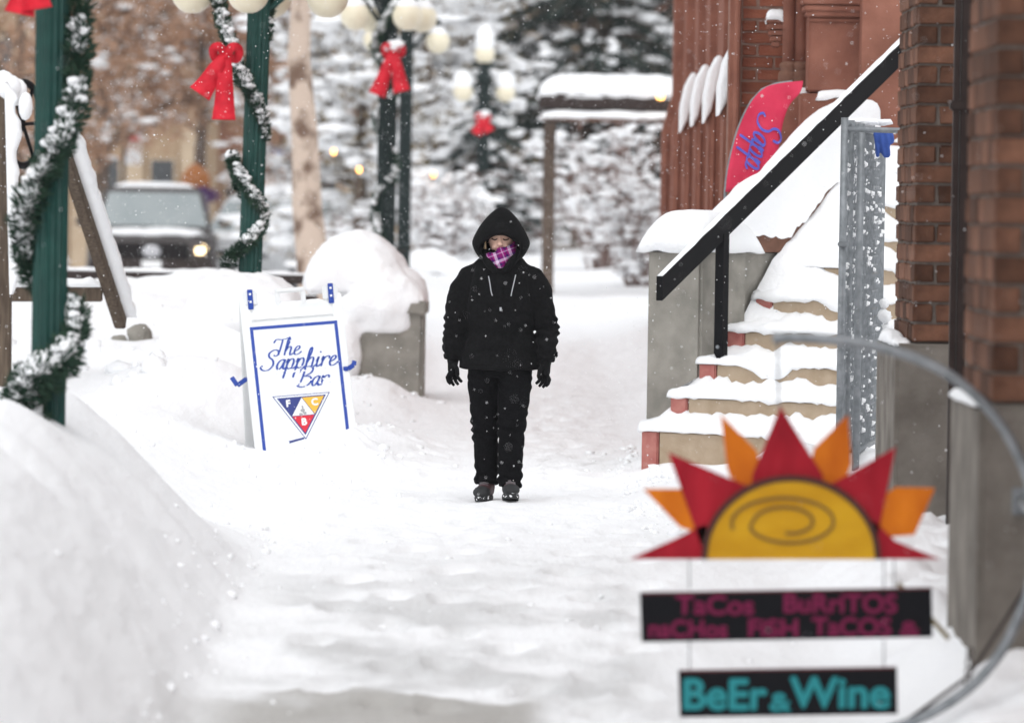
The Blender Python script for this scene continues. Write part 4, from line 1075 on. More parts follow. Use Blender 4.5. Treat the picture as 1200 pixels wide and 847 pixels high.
# garlands: angle 0 = right, 90 = away, 180 = left, 270 = towards the camera
def zt1(y): return at(60, y, 266).z
garland(L1, .083, [(250, zt1(505), .03), (235, zt1(470), .05), (215, zt1(440), .05), (275, zt1(425), .06), (330, zt1(395), .05), (20, zt1(365), .02), (90, zt1(345), .02), (150, zt1(320), .01), (185, zt1(285), .03), (215, zt1(245), .035), (250, zt1(210), .04), (290, zt1(170), .05), (325, zt1(125), .045), (340, zt1(80), .035), (350, zt1(40), .03), (0, zt1(-20), .03), (40, zt1(-70), .02)], 3,
        'thick snowy garland winding up the nearest green lamp post', .070, dens=1.5, snowy=1.5)
garland(L1, .083, [(200, zt1(487), .03), (225, zt1(468), .08), (250, zt1(448), .10), (285, zt1(428), .09), (320, zt1(410), .06)], 4, 'heavy snow-loaded bunch of garland at the foot of the nearest lamp post', .098, dens=1.6, snowy=2.6)
bs = [at(15 + 75 * f, 440 + 25 * math.sin(f * 7), 268) for f in (0.2, .35, .5, .65, .8)]
def zt2(y): return at(290, y, 160).z
garland(L2, .087, [(180, zt2(312), .05), (215, zt2(300), .05), (270, zt2(285), .03), (330, zt2(268), .02), (0, zt2(252), .02), (60, zt2(238), .0), (140, zt2(215), .0), (190, zt2(185), .03), (225, zt2(196), .04), (260, zt2(215), .035), (300, zt2(232), .03), (340, zt2(248), .02)], 5,
        'lower swag of snowy garland on the lamp post behind the sign', .058, dens=1.1, snowy=1.5)
garland(L2, .087, [(350, zt2(165), .02), (335, zt2(145), .02), (300, zt2(122), .03), (255, zt2(95), .04), (215, zt2(65), .05), (195, zt2(35), .10), (185, zt2(5), .14), (190, zt2(-25), .14)], 6,
        'upper swag of snowy garland above the bow on the post behind the sign', .066, dens=1.3, snowy=1.5)
garland(L2, .087, [(0, zt2(48), .02), (5, zt2(15), .04), (0, zt2(-30), .05)], 7, 'short garland tail on the right side of the post behind the sign', .055, dens=1.2, snowy=.8)
def zt3(y): return at(453, y, 112).z
garland(L3, .10, [(260, zt3(290), .02), (200, zt3(240), .02), (330, zt3(195), .01), (180, zt3(140), .01), (320, zt3(100), .02), (200, zt3(60), .04), (250, zt3(30), .06), (300, zt3(5), .05)], 8,
        'garland on the dark lamp post with the big bow', .06, dens=.8, snowy=.9)
b2c = at(265, 66, 162); bow(b2c, .92, 3, 'red ribbon bow with two long tails on the post behind the sign', ((-.20, -.30), (-.01, -.50)), True)
b1c = at(36, -40, 270); bow(b1c, .7, 4, 'red ribbon bow cut by the top left corner of the picture', ((-.06, -.30), (.05, -.27)), True)
bow(at(461, 62, 114), .95, 5, 'red ribbon bow with snow on its knot, left of the walker', ((-.17, -.46), (.10, -.42)), True, snow=True)
bow(at(566, 140, 79.5), .9, 6, 'small red bow on the farthest lamp post, over the walker', ((-.11, -.24), (.11, -.20)), True, snow=True)

# ------------------------------------------------------------------ the walker
pc = at(583, 585, 205)
WG = gz(pc.x, pc.y)
PER = thing('person', (pc.x, pc.y, WG), 'person in black hooded jacket, plaid scarf and black trousers walking through snow', 'person')
def ring(c, rx, ry, tilt=0.0):
    return (c, Vector((rx, 0, rx * tilt)), Vector((0, ry, 0)))
def limb(b, P, n=18):
    P2 = [Vector(p[:3]) for p in P]; b.tube(P2, [p[3] for p in P], n)
PER.rotation_euler = (0, 0, R(-4))
# body under the clothes
b = MB()
b.rings([ring((0, .01, .72), .13, .10), ring((0, .01, .85), .15, .11), ring((0, .01, 1.0), .135, .10), ring((0, .01, 1.2), .15, .105), ring((0, .015, 1.32), .14, .09), ring((0, .02, 1.37), .08, .07), ring((0, .01, 1.41), .05, .055), ring((0, -.005, 1.46), .052, .06)])
for sx in (-1, 1):
    limb(b, [(sx * .15, .01, 1.31, .05), (sx * .215, .01, 1.14, .045), (sx * .26, .0, .97, .038), (sx * .266, -.024 - .024 * sx, .87, .032), (sx * .267, -.034 - .034 * sx, .80, .025)])
    limb(b, [(sx * .075, .01, .78, .075), (sx * .08, 0, .58, .066), (sx * .078, -.01, .42, .052), (sx * .076, .0, .24, .045), (sx * .074, .0, .07, .035)])
hd = MB(); fwd = -1
HC = Vector((0, -.02, 1.49))
for i in range(0, 15):
    t = math.pi * (i + .5) / 15; z = math.cos(t); r_ = math.sin(t)
    jaw = 1 - .22 * max(0, -z) ** 1.2
    hd.V  # profile ring
    pass
prof = []
for i in range(16):
    t = .12 + (math.pi - .24) * i / 15; z = -math.cos(t); r_ = math.sin(t); jaw = 1 - .28 * max(0, -z) ** 1.3
    prof.append((HC + Vector((0, -.012 * max(0, -z), z * .118)), Vector((.076 * r_ * jaw, 0, 0)), Vector((0, .094 * r_ * (1 - .15 * max(0, -z)), 0))))
b.rings(prof, 28)
b.tube([(0, -.105, 1.505), (0, -.122, 1.47), (0, -.132, 1.452)], [.009, .013, .016], 10)      # nose
for sx in (-1, 1):
    b.tube([(sx * .015, -.107, 1.522), (sx * .04, -.104, 1.527), (sx * .06, -.085, 1.52)], [.009, .011, .008], 8)     # brow
    b.tube([(sx * .022, -.101, 1.447), (sx * .045, -.088, 1.44)], [.012, .014], 8)
    b.tube([(sx * .079, .0, 1.515), (sx * .082, .01, 1.49), (sx * .077, .0, 1.465)], [.012, .014, .01], 8)
body = b.build('body', SKIN, PER); remesh(body, .0065, 3)
LID = mat('eyelid_line', (.05, .025, .02), .6)
for sx in (-1, 1):
    e = MB().tube(catmull([(sx * .016, -.1105, 1.488), (sx * .031, -.1125, 1.482), (sx * .049, -.101, 1.489)], 4), [.0035] * 9, 8).build('eye', LID, PER, True)
    e2 = MB().tube(catmull([(sx * .015, -.114, 1.515), (sx * .035, -.1135, 1.520), (sx * .058, -.095, 1.511)], 4), [.004] * 9, 8).build('eyebrow', mat('brow_hair', (.20, .12, .07), .8), PER, True)
MB().tube(catmull([(-.02, -.106, 1.415), (0, -.112, 1.418), (.02, -.106, 1.415)], 4), .005, 8).build('mouth', mat('lips', (.40, .14, .12), .5), PER, True)
# jacket
b = MB()
b.rings([ring((.002, 0, .742), .240, .160), ring((.002, 0, .78), .235, .158), ring((0, 0, .86), .212, .15), ring((0, 0, .95), .190, .138), ring((0, 0, 1.06), .203, .148), ring((0, 0, 1.16), .212, .15), ring((0, .003, 1.25), .215, .142), ring((0, .008, 1.32), .188, .125), ring((0, .012, 1.365), .142, .11), ring((0, .012, 1.40), .10, .10), ring((0, .0, 1.43), .085, .09)], 32)
for sx in (-1, 1):
    limb(b, [(sx * .10, .012, 1.32, .05), (sx * .172, .012, 1.268, .074), (sx * .222, .012, 1.19, .075), (sx * .247, .008, 1.08, .071), (sx * .264 + .006, .0, .98, .066), (sx * .268 + .006, -.02 - .02 * sx, .90, .062), (sx * .270, -.03 - .03 * sx, .84, .058), (sx * .268, -.035 - .035 * sx, .795, .055)])
jk = b.build('jacket', BLACKF, PER); remesh(jk, .009, 9)
def jw(p):
    ax = abs(p.x)
    arm = float(ss(.17, .22, ax)) * (1 if p.z < 1.27 else .3)
    base = .008 * fb((p.x * 8, p.y * 8, p.z * 4.5)) + .0028 * fb((p.x * 24, p.y * 24, p.z * 20))
    elbow = math.exp(-((p.z - .97) / .10) ** 2) + .6 * math.exp(-((p.z - .83) / .05) ** 2)
    fold = .0062 * elbow * (1 + .8 * fb((p.x * 6, p.y * 6, p.z * 9))) * math.sin(p.z * 115 + 5 * fb((p.x * 8, p.y * 8, p.z * 4)) + p.x * 22)
    waist = (1 - arm) * .007 * math.exp(-((p.z - .95) / .13) ** 2) * math.sin(p.z * 52 + 4 * fb((p.x * 5, 0, p.z * 4)))
    plack = .006 * math.exp(-((p.x - .012) / .014) ** 2) * (1 if (p.y < -.05 and p.z < 1.36) else 0)
    hem = .004 * math.exp(-((p.z - .757) / .010) ** 2) * (1 - arm)
    seam = -.005 * math.exp(-((ax - (.155 + (1.32 - p.z) * .16)) / .006) ** 2) * (1 if 1.12 < p.z < 1.34 else 0)
    cuff = -.006 * arm * math.exp(-((p.z - .835) / .007) ** 2)
    return base + arm * fold + waist + plack + hem + seam + cuff
wrinkle(jk, jw)
ZIPM = mat('pale_zip_tape', (.42, .43, .45), .5)
for pts in ([(-.062, 1.275), (-.052, 1.235), (-.044, 1.19), (-.036, 1.165)], [(.092, 1.285), (.084, 1.24), (.074, 1.19), (.070, 1.165)]):
    P = [Vector((x, -.152 * math.sqrt(max(0, 1 - (x / .214) ** 2)) + (.008 if z > 1.24 else 0) - .006 + .022 * float(ss(1.2, 1.3, z)), z)) for x, z in pts]
    zq = MB().tube(catmull(P, 4), .0032, 6).build('pocket_zip', ZIPM, jk, True)
MB().tube([(.012, -.155, 1.10), (.012, -.156, 1.08)], .006, 8).build('zip_pull', ZIPM, jk, True)
MB().box((.325, -.03, .835), (.018, .02, .04), bev=.006).build('cuff_tab', BLACKF, jk)
# collar flaps of the jacket
b = MB()
for sx in (-1, 1):
    b.tube(catmull([(sx * .085, -.03, 1.42), (sx * .088, -.075, 1.39), (sx * .060, -.115, 1.345), (sx * .02, -.135, 1.30)], 5), [.028, .028, .028, .027, .027, .027, .026, .026, .026, .025, .025, .024, .022, .02, .018, .016], 10)
col_ = b.build('collar', BLACKF, PER); remesh(col_, .008, 4)
# hood: a shell with a deep brim
def hr(y, cz, rx, rzt, rzb, egg=.22, fwd_top=0.0, n=36):
    V = []
    for k in range(n):
        q = 2 * math.pi * k / n; sz = math.sin(q); z = cz + sz * (rzt if sz > 0 else rzb)
        w = rx * (1 - egg * max(0, sz) - .10 * max(0, -sz))
        V.append(Vector((math.cos(q) * w, y - fwd_top * max(0, sz) + .05 * max(0, -sz), z)))
    return V
RG = [hr(-.02, 1.43, .096, .07, .09, .1), hr(-.10, 1.43, .108, .080, .095, .06, .03), hr(-.135, 1.43, .114, .085, .10, .06, .035), hr(-.142, 1.435, .126, .100, .108, .10, .03), hr(-.128, 1.45, .150, .152, .125, .32, .0),
      hr(-.095, 1.462, .166, .190, .135, .40), hr(-.04, 1.472, .170, .202, .14, .42), hr(.03, 1.475, .158, .195, .135, .38), hr(.09, 1.465, .130, .165, .115, .22), hr(.13, 1.45, .075, .10, .075, .1), hr(.145, 1.44, .02, .03, .02, 0)]
V, F = [], []; n = 36
for r_ in RG: V += r_
for i in range(len(RG) - 1):
    for k in range(n): F.append((i * n + k, i * n + (k + 1) % n, (i + 1) * n + (k + 1) % n, (i + 1) * n + k))
F.append(tuple(range((len(RG) - 1) * n, len(RG) * n)))
hood = obj('hood', mesh(V, F, True), PER, BLACKF)
md = hood.modifiers.new('s', 'SUBSURF'); md.levels = md.render_levels = 1
wrinkle(hood, lambda p: .004 * fb((p.x * 12, p.y * 12, p.z * 12)))
# plaid scarf up to the nose
def plaid():
    m = bpy.data.materials.new('plaid_wool'); m.use_nodes = True; n, l = m.node_tree.nodes, m.node_tree.links
    b = n['Principled BSDF']; b.inputs['Roughness'].default_value = .9; b.inputs['Specular IOR Level'].default_value = .1
    tc = n.new('ShaderNodeTexCoord'); mp = n.new('ShaderNodeMapping'); mp.inputs['Rotation'].default_value = (0, R(22), 0); l.new(tc.outputs['Object'], mp.inputs['Vector'])
    sx = n.new('ShaderNodeSeparateXYZ'); l.new(mp.outputs['Vector'], sx.inputs[0])
    def stripes(src, per, cols, ph):
        q = n.new('ShaderNodeMath'); q.operation = 'MULTIPLY_ADD'; q.inputs[1].default_value = 1 / per; q.inputs[2].default_value = ph; l.new(src, q.inputs[0])
        f = n.new('ShaderNodeMath'); f.operation = 'FRACT'; l.new(q.outputs[0], f.inputs[0])
        rp = n.new('ShaderNodeValToRGB'); rp.color_ramp.interpolation = 'CONSTANT'; e = rp.color_ramp.elements
        while len(e) < len(cols): e.new(.5)
        for i, (p, c) in enumerate(cols): e[i].position = p; e[i].color = (*c, 1)
        l.new(f.outputs[0], rp.inputs['Fac']); return rp.outputs['Color']
    pal = [(0, (.22, .01, .13)), (.22, (.55, .33, .52)), (.30, (.26, .01, .16)), (.42, (.03, .01, .08)), (.56, (.30, .01, .16)), (.66, (.66, .52, .68)), (.84, (.07, .012, .12))]
    mix = n.new('ShaderNodeMix'); mix.data_type = 'RGBA'; mix.inputs['Factor'].default_value = .5
    l.new(stripes(sx.outputs['X'], .088, pal, .1), mix.inputs['A']); l.new(stripes(sx.outputs['Z'], .082, pal, .35), mix.inputs['B'])
    l.new(mix.outputs['Result'], b.inputs['Base Color']); return m
b = MB()
b.rings([((0, -.075, 1.305), (.03, 0, .0), (0, .035, 0)), ((0, -.065, 1.335), (.055, 0, .006), (0, .06, 0)), ((0, -.055, 1.365), (.075, 0, .012), (0, .076, 0)), ((0, -.05, 1.395), (.088, 0, .018), (0, .085, 0)), ((0, -.045, 1.415), (.096, 0, .034), (0, .088, 0)), ((.0, -.042, 1.430), (.096, 0, .042), (0, .087, .0)), ((.0, -.04, 1.436), (.090, 0, .046), (0, .080, .0)), ((.0, -.03, 1.430), (.075, 0, .04), (0, .06, .0))], 40)
sca = b.build('scarf', plaid(), PER, True)
wrinkle(sca, lambda p: .009 * math.sin(p.z * 62 + p.x * 34 + 3 * fb((p.x * 10, p.y * 10, p.z * 10))) + .004 * fb((p.x * 20, p.y * 20, p.z * 20)))
hs_ = MB()
for k in range(7): hs_.tube(catmull([(-.078 - .003 * k, -.07 + .008 * k, 1.53), (-.086 - .002 * k, -.085 + .006 * k, 1.48), (-.083 - .002 * k, -.09 + .006 * k, 1.43)], 4), .004, 5)
hs_.build('hair', mat('fair_hair', (.42, .30, .18), .6, (.5, .38, .24), 40), PER, True)
# trousers
b = MB()
b.rings([ring((0, .005, .70), .14, .11), ring((0, .005, .76), .165, .12), ring((0, .005, .84), .17, .12)], 26)
LEG = {-1: [(-.086, .0, .75, .098), (-.086, .0, .66, .096), (-.081, -.008, .54, .088), (-.076, -.012, .43, .080), (-.072, .0, .32, .073), (-.068, .005, .2, .068), (-.064, .0, .12, .068), (-.064, .0, .085, .066)],
       1: [(.090, -.02, .75, .098), (.092, -.04, .66, .097), (.088, -.09, .54, .090), (.082, -.125, .43, .082), (.080, -.12, .32, .074), (.078, -.13, .2, .070), (.078, -.14, .11, .071), (.078, -.14, .075, .070)]}
for sx in (-1, 1): limb(b, LEG[sx])
tr_ = b.build('trousers', TROUS, PER); remesh(tr_, .009, 4)
def tw_(p):
    kn = math.exp(-((p.z - .40) / .10) ** 2) + 1.2 * math.exp(-((p.z - .13) / .06) ** 2) + .5 * math.exp(-((p.z - .66) / .06) ** 2)
    return .0075 * kn * math.sin(p.z * 88 + p.x * 16 + 5 * fb((p.x * 8, p.y * 8, p.z * 5))) + .004 * fb((p.x * 9, p.y * 9, p.z * 6)) + .0015 * fb((p.x * 28, p.y * 28, p.z * 20))
wrinkle(tr_, tw_)
# gloves, each with five fingers
for sx in (-1, 1):
    b = MB(); w = Vector((sx * .268, -.036 - .036 * sx, .80))
    b.rings([(w + Vector((0, 0, .035)), (.041, 0, 0), (0, .044, 0)), (w, (.036, 0, 0), (0, .040, 0)), (w + Vector((0, -.006, -.03)), (.030, 0, 0), (0, .043, 0)), (w + Vector((sx * .002, -.012, -.07)), (.026, 0, 0), (0, .047, 0)), (w + Vector((sx * .0, -.016, -.09)), (.02, 0, 0), (0, .042, 0))], 16)
    for k, (dy, L, spx) in enumerate(((-.045, .070, .020), (-.020, .078, .008), (.004, .073, -.006), (.026, .058, -.018))):
        p = w + Vector((sx * spx * .6, -.012 + dy * .85, -.078)); cx = -sx * 1
        b.tube([p, p + Vector((sx * spx * .8, -.004, -L * .42)), p + Vector((sx * spx + cx * .012, -.006, -L * .76)), p + Vector((sx * spx + cx * .026, -.006, -L * .98))], [.0115, .011, .0105, .0085], 9)
    p = w + Vector((-sx * .012, -.045, -.03))
    b.tube([p, p + Vector((-sx * .018, -.022, -.028)), p + Vector((-sx * .022, -.026, -.058)), p + Vector((-sx * .02, -.024, -.075))], [.014, .0135, .012, .009], 9)
    gl = b.build('glove', GLOVE, PER); remesh(gl, .0042, 2)
# winter boots
for sx, (fx, fy, fz, pitch) in ((-1, (-.066, -.01, .0, 0.0)), (1, (.084, -.17, .004, R(-9)))):
    b = MB()
    b.rings([((0, .07, .035), (.034, 0, 0), (0, 0, .025)), ((0, .055, .05), (.040, 0, 0), (0, 0, .042)), ((0, .0, .06), (.042, 0, 0), (0, 0, .052)), ((0, -.06, .052), (.044, 0, 0), (0, 0, .044)), ((0, -.12, .044), (.048, 0, 0), (0, 0, .034)), ((0, -.165, .04), (.043, 0, 0), (0, 0, .028)), ((0, -.195, .036), (.026, 0, 0), (0, 0, .016))], 18)
    b.rings([((0, .03, .06), (.046, 0, 0), (0, .056, 0)), ((0, .025, .11), (.046, 0, 0), (0, .055, 0)), ((0, .025, .16), (.047, 0, 0), (0, .052, 0))], 18)
    bt = b.build('boot', BOOT, PER); remesh(bt, .0065, 3); bt.location = (fx, fy, fz); bt.rotation_euler = (pitch, 0, R(6 * sx))
    b = MB().rings([((0, -.065, -.006), (.046, 0, 0), (0, .128, 0)), ((0, -.065, .012), (.050, 0, 0), (0, .134, 0)), ((0, -.065, .024), (.047, 0, 0), (0, .130, 0))], 26)
    b.build('sole', RUBBER, bt)
    tc_ = MB().rings([((0, -.125, .046), (.0505, 0, 0), (0, 0, .036)), ((0, -.15, .044), (.049, 0, 0), (0, 0, .034)), ((0, -.178, .04), (.040, 0, 0), (0, 0, .026)), ((0, -.2, .036), (.02, 0, 0), (0, 0, .014))], 18).build('toe_cap', RUBBER, bt, True)
    for k in range(4): MB().tube([(-.026, -.028 - .016 * k, .112 - .009 * k), (0, -.036 - .016 * k, .118 - .010 * k), (.026, -.028 - .016 * k, .112 - .009 * k)], .0035, 6).build('lace', mat('grey_lace', (.2, .18, .19), .8), bt, True)
    C, RR = [], []; gg = random.Random(sx + 3)
    for k in range(26):
        a = gg.uniform(-1.1, 1.1); C.append((math.sin(a) * .044, -.065 - math.cos(a) * .127, gg.uniform(.0, .045))); q = gg.uniform(.004, .011); RR.append((q, q, q * .8))
    obj('snow', blobs(C, RR, sx + 6, False), bt, SNOW)

# ------------------------------------------------------------------ vehicles in the street
GLASSV = mat('car_glass', (.22, .255, .26), .08, (.28, .31, .315), 2, spec=.7)
CHROME = mat('chrome', (.5, .5, .52), .25, metal=.9)
def vehicle(name, loc, rz, paint, label, cat, hoodz=1.08, roofz=1.86, L=5.2, W=1.92, lit=False, pickup=True, snow=1.0):
    T = thing(name, loc, label, cat); T.rotation_euler = (0, 0, rz)
    hw = W / 2
    def rr(y, w, z0, z1, c=.10):
        return [Vector((x, y, z)) for x, z in ((-w + c * .5, z0), (w - c * .5, z0), (w, z0 + c), (w, z1 - c), (w - c * 1.2, z1), (-w + c * 1.2, z1), (-w, z1 - c), (-w, z0 + c))]
    def skin(rs, nm, m, smooth=False):
        b = MB(); V = [v for r_ in rs for v in r_]; n = len(rs[0]); F = []
        for i in range(len(rs) - 1):
            for k in range(n): F.append((i * n + k, i * n + (k + 1) % n, (i + 1) * n + (k + 1) % n, (i + 1) * n + k))
        F += [tuple(range(n)), tuple(range((len(rs) - 1) * n, len(rs) * n))]
        b.add(V, F); o = b.build(nm, m, T, False)
        md = o.modifiers.new('b', 'BEVEL'); md.width = .03; md.segments = 2; md.limit_method = 'ANGLE'
        return o
    y0 = -L / 2
    skin([rr(y0, hw * .86, .48, hoodz - .18), rr(y0 + .12, hw * .95, .40, hoodz - .08), rr(y0 + .5, hw, .36, hoodz - .02), rr(y0 + 1.35, hw, .36, hoodz + .03), rr(L / 2 - .3, hw, .36, hoodz + .02), rr(L / 2, hw * .93, .45, hoodz - .05)], 'body', paint)
    cab0, cab1 = y0 + 1.3, (y0 + 3.6 if pickup else L / 2 - .15)
    def cr(y, wb, z0, wt, z1): return [Vector((x, y, z)) for x, z in ((-wb, z0), (wb, z0), (wt, z1 - .08), (wt - .10, z1), (-wt + .10, z1), (-wt, z1 - .08))]
    def cabring(y, z1, wt): return [Vector((-hw * .93, y, hoodz - .02)), Vector((hw * .93, y, hoodz - .02)), Vector((wt, y, z1 - .06)), Vector((wt - .10, y, z1)), Vector((-wt + .10, y, z1)), Vector((-wt, y, z1 - .06))]
    skin([cabring(cab0, hoodz + .06, hw * .92), cabring(cab0 + .78, roofz, hw * .76), cabring(cab1 - .35, roofz, hw * .76), cabring(cab1, roofz - .25 if not pickup else roofz - .08, hw * .74)], 'cab', paint)
    # windscreen laid on the raked front, side windows
    def quad(P, m, nm, th=.012):
        V = [Vector(p) for p in P]; nn = (V[1] - V[0]).cross(V[3] - V[0]).normalized() * th; b = MB().add(V + [v - nn for v in V], [(0, 1, 2, 3), (7, 6, 5, 4), (0, 4, 5, 1), (1, 5, 6, 2), (2, 6, 7, 3), (3, 7, 4, 0)])
        return b.build(nm, m, T)
    zt, zb = roofz - .09, hoodz + .10
    f0_, f1_ = (zb - hoodz - .06) / (roofz - hoodz - .06), (zt - hoodz - .06) / (roofz - hoodz - .06)
    ya, yb = cab0 + .78 * f0_ - .03, cab0 + .78 * f1_ - .03
    quad([(-hw * .84, ya, zb), (hw * .84, ya, zb), (hw * .70, yb, zt), (-hw * .70, yb, zt)], GLASSV, 'windscreen')
    for sx in (-1, 1):
        xa, xb = hw * .92 + .012, hw * .79 + .012
        quad([(sx * xa, cab0 + .5, zb), (sx * xa, cab1 - .2, zb), (sx * xb, cab1 - .4, zt), (sx * xb, cab0 + .85, zt)], GLASSV, 'side_window')
        MB().box((sx * (hw + .12), cab0 + .35, hoodz + .16), (.20, .10, .16), bev=.03).build('mirror', paint, T)
        hl = MB().box((sx * hw * .74, y0 + .02, hoodz - .29), (.24, .12, .20), bev=.05).build('headlight', mat('lit_headlamp', (.9, .8, .6), .3, emit=(1, .72, .38), estr=3.5) if (lit and sx > 0) else CHROME, T)
        MB().box((sx * hw * .80, y0 + .0, .62), (.20, .08, .11), bev=.02).build('fog_lamp', CHROME, T)
        for yy in (y0 + .95, L / 2 - 1.05):
            w_ = MB().tube([(sx * (hw - .24), yy, .39), (sx * (hw + .01), yy, .39)], .385, 26).build('wheel', RUBBER, T); MB().tube([(sx * (hw - .0), yy, .39), (sx * (hw + .025), yy, .39)], .22, 16).build('rim', CHROME, w_)
    gr_ = MB().box((0, y0 - .015, hoodz - .32), (hw * 1.12, .06, .30), bev=.03).build('grille', BLACKM, T)
    for k in range(3): MB().box((0, y0 - .05, hoodz - .42 + .1 * k), (hw * 1.0, .02, .025), bev=.006).build('grille_bar', CHROME if not lit else DBROWN, gr_)
    MB().lathe([(.10, 0), (.10, .015), (.07, .025)], (0, 0, 0), 20).build('badge', CHROME, gr_).matrix_basis = Matrix.Translation((0, y0 - .06, hoodz - .31)) @ Matrix.Diagonal((1.5, 1, 1, 1)) @ Matrix.Rotation(R(90), 4, 'X')
    MB().box((0, y0 - .04, .58), (W * .96, .20, .22), bev=.05).build('bumper', paint if not lit else DBROWN, T)
    MB().box((0, y0 - .145, .60), (.32, .012, .13), bev=.003).build('number_plate', WHITEPR, T)
    if snow:
        o = obj('snow', snow_cap(W * .82, 1.15, .07 * snow, 81, n=20, over=.0, lump=.03), T, SNOW); o.location = (0, y0 + .75, hoodz + .0)
        o = obj('snow', snow_cap(W * .68, cab1 - cab0 - .9, .08 * snow, 82, n=18, over=.0, lump=.03), T, SNOW); o.location = (0, (cab0 + cab1) / 2 + .35, roofz + .0)
    return T
tk = at(168, 300, 72)
vehicle('pickup_truck', (tk.x, tk.y + 2.6, .03), R(3), mat('dark_brown_paint', (.032, .025, .024), .45, (.045, .036, .034), 6, spec=.5), 'dark pickup truck with one headlight lit driving up the snowy street', 'truck', 1.12, 1.86, 5.4, 2.12, True, True, .9)
cv = at(312, 300, 70)
vehicle('parked_car', (cv.x, cv.y + 2.5, .03), R(-18), mat('silver_paint', (.5, .51, .52), .4, (.58, .59, .6), 6, spec=.5), 'silver car under snow behind the pale birch trunk', 'car', 1.0, 1.74, 4.7, 1.95, False, False, 1.8)

# ------------------------------------------------------------------ trees and shrubs
def branch_pts(base, top, spread, nb, g, z0f=.25, lift=.5, curve=.3, sub=8):
    """limb polylines of a broad tree"""
    out = []
    for i in range(nb):
        f = z0f + (1 - z0f) * (i + g.random()) / nb; p = base.lerp(top, f); a = g.random() * 6.28; L = spread * (1.1 - .5 * f) * g.uniform(.7, 1.1)
        d = Vector((math.cos(a), math.sin(a), lift * g.uniform(.4, 1.4))); P = [p]
        for k in range(1, 6):
            q = p + d * L * k / 5 + Vector((g.gauss(0, .06), g.gauss(0, .06), g.gauss(0, .06) - curve * (k / 5) ** 2 * L * .3)); P.append(q)
        out.append((P, .05 * (1.1 - f)))
        for s_ in range(sub):
            j = g.randrange(1, 5); a2 = a + g.choice((-1, 1)) * g.uniform(.4, 1.1); d2 = Vector((math.cos(a2), math.sin(a2), g.uniform(-.1, .8))); L2 = L * g.uniform(.3, .6)
            Q = [P[j] + d2 * L2 * k / 4 + Vector((0, 0, -.12 * L2 * (k / 4) ** 2)) + Vector((g.gauss(0, .03), g.gauss(0, .03), g.gauss(0, .04))) for k in range(5)]; out.append((Q, .02))
    return out
def broad_tree(name, base, H, spread, label, seed, leafm, nleaf, lsize, nsnow, ssize, trunkR=.16, trunkm=BARK, nb=16, z0f=.2, cat='tree', group=None, lift=.5, snow_rough=.3, jit=.22, top_off=(0, 0)):
    g = random.Random(seed); T = thing(name, base, label, cat, group)
    top = Vector((top_off[0], top_off[1], H)); z = Vector((0, 0, -.2))
    tp = [z.lerp(top, k / 8) + Vector((g.gauss(0, .04), g.gauss(0, .04), 0)) * (1 if 0 < k < 8 else 0) for k in range(9)]
    MB().tube(tp, [trunkR * (1 - .8 * (k / 8) ** 1.1) for k in range(9)], 14).build('trunk', trunkm, T, True)
    br = branch_pts(Vector((0, 0, 0)), top, spread, nb, g, z0f, lift)
    b = MB()
    for P, r_ in br: b.tube(P, [r_ * (1 - .8 * k / (len(P) - 1)) + .004 for k in range(len(P))], 5)
    b.build('limbs', trunkm if trunkm is not BIRCH else BARK, T, True)
    gg = np.random.default_rng(seed); segs = [(P[k], P[k + 1]) for P, r_ in br for k in range(len(P) - 1)]
    A = np.array([s[0][:] for s in segs]); B = np.array([s[1][:] for s in segs])
    if nleaf:
        i = gg.integers(0, len(A), nleaf); t = gg.random((nleaf, 1)); P = A[i] * (1 - t) + B[i] * t + gg.normal(0, jit, (nleaf, 3))
        obj('crown', leaves(P, lsize, seed, None, .55), T, leafm)
    if nsnow:
        i = gg.integers(0, len(A), nsnow); t = gg.random((nsnow, 1)); P = A[i] * (1 - t) + B[i] * t + gg.normal(0, jit * .6, (nsnow, 3)) + [0, 0, .03]
        q = gg.uniform(.3, 1, (nsnow, 1)) ** 1.5 * ssize
        az = np.arctan2(B[i][:, 1] - A[i][:, 1], B[i][:, 0] - A[i][:, 0])
        obj('snow', blobs(P, q * gg.uniform(.7, 1.5, (nsnow, 3)) * [2.3, .85, .5], seed, False, snow_rough, az), T, SNOW)
    return T
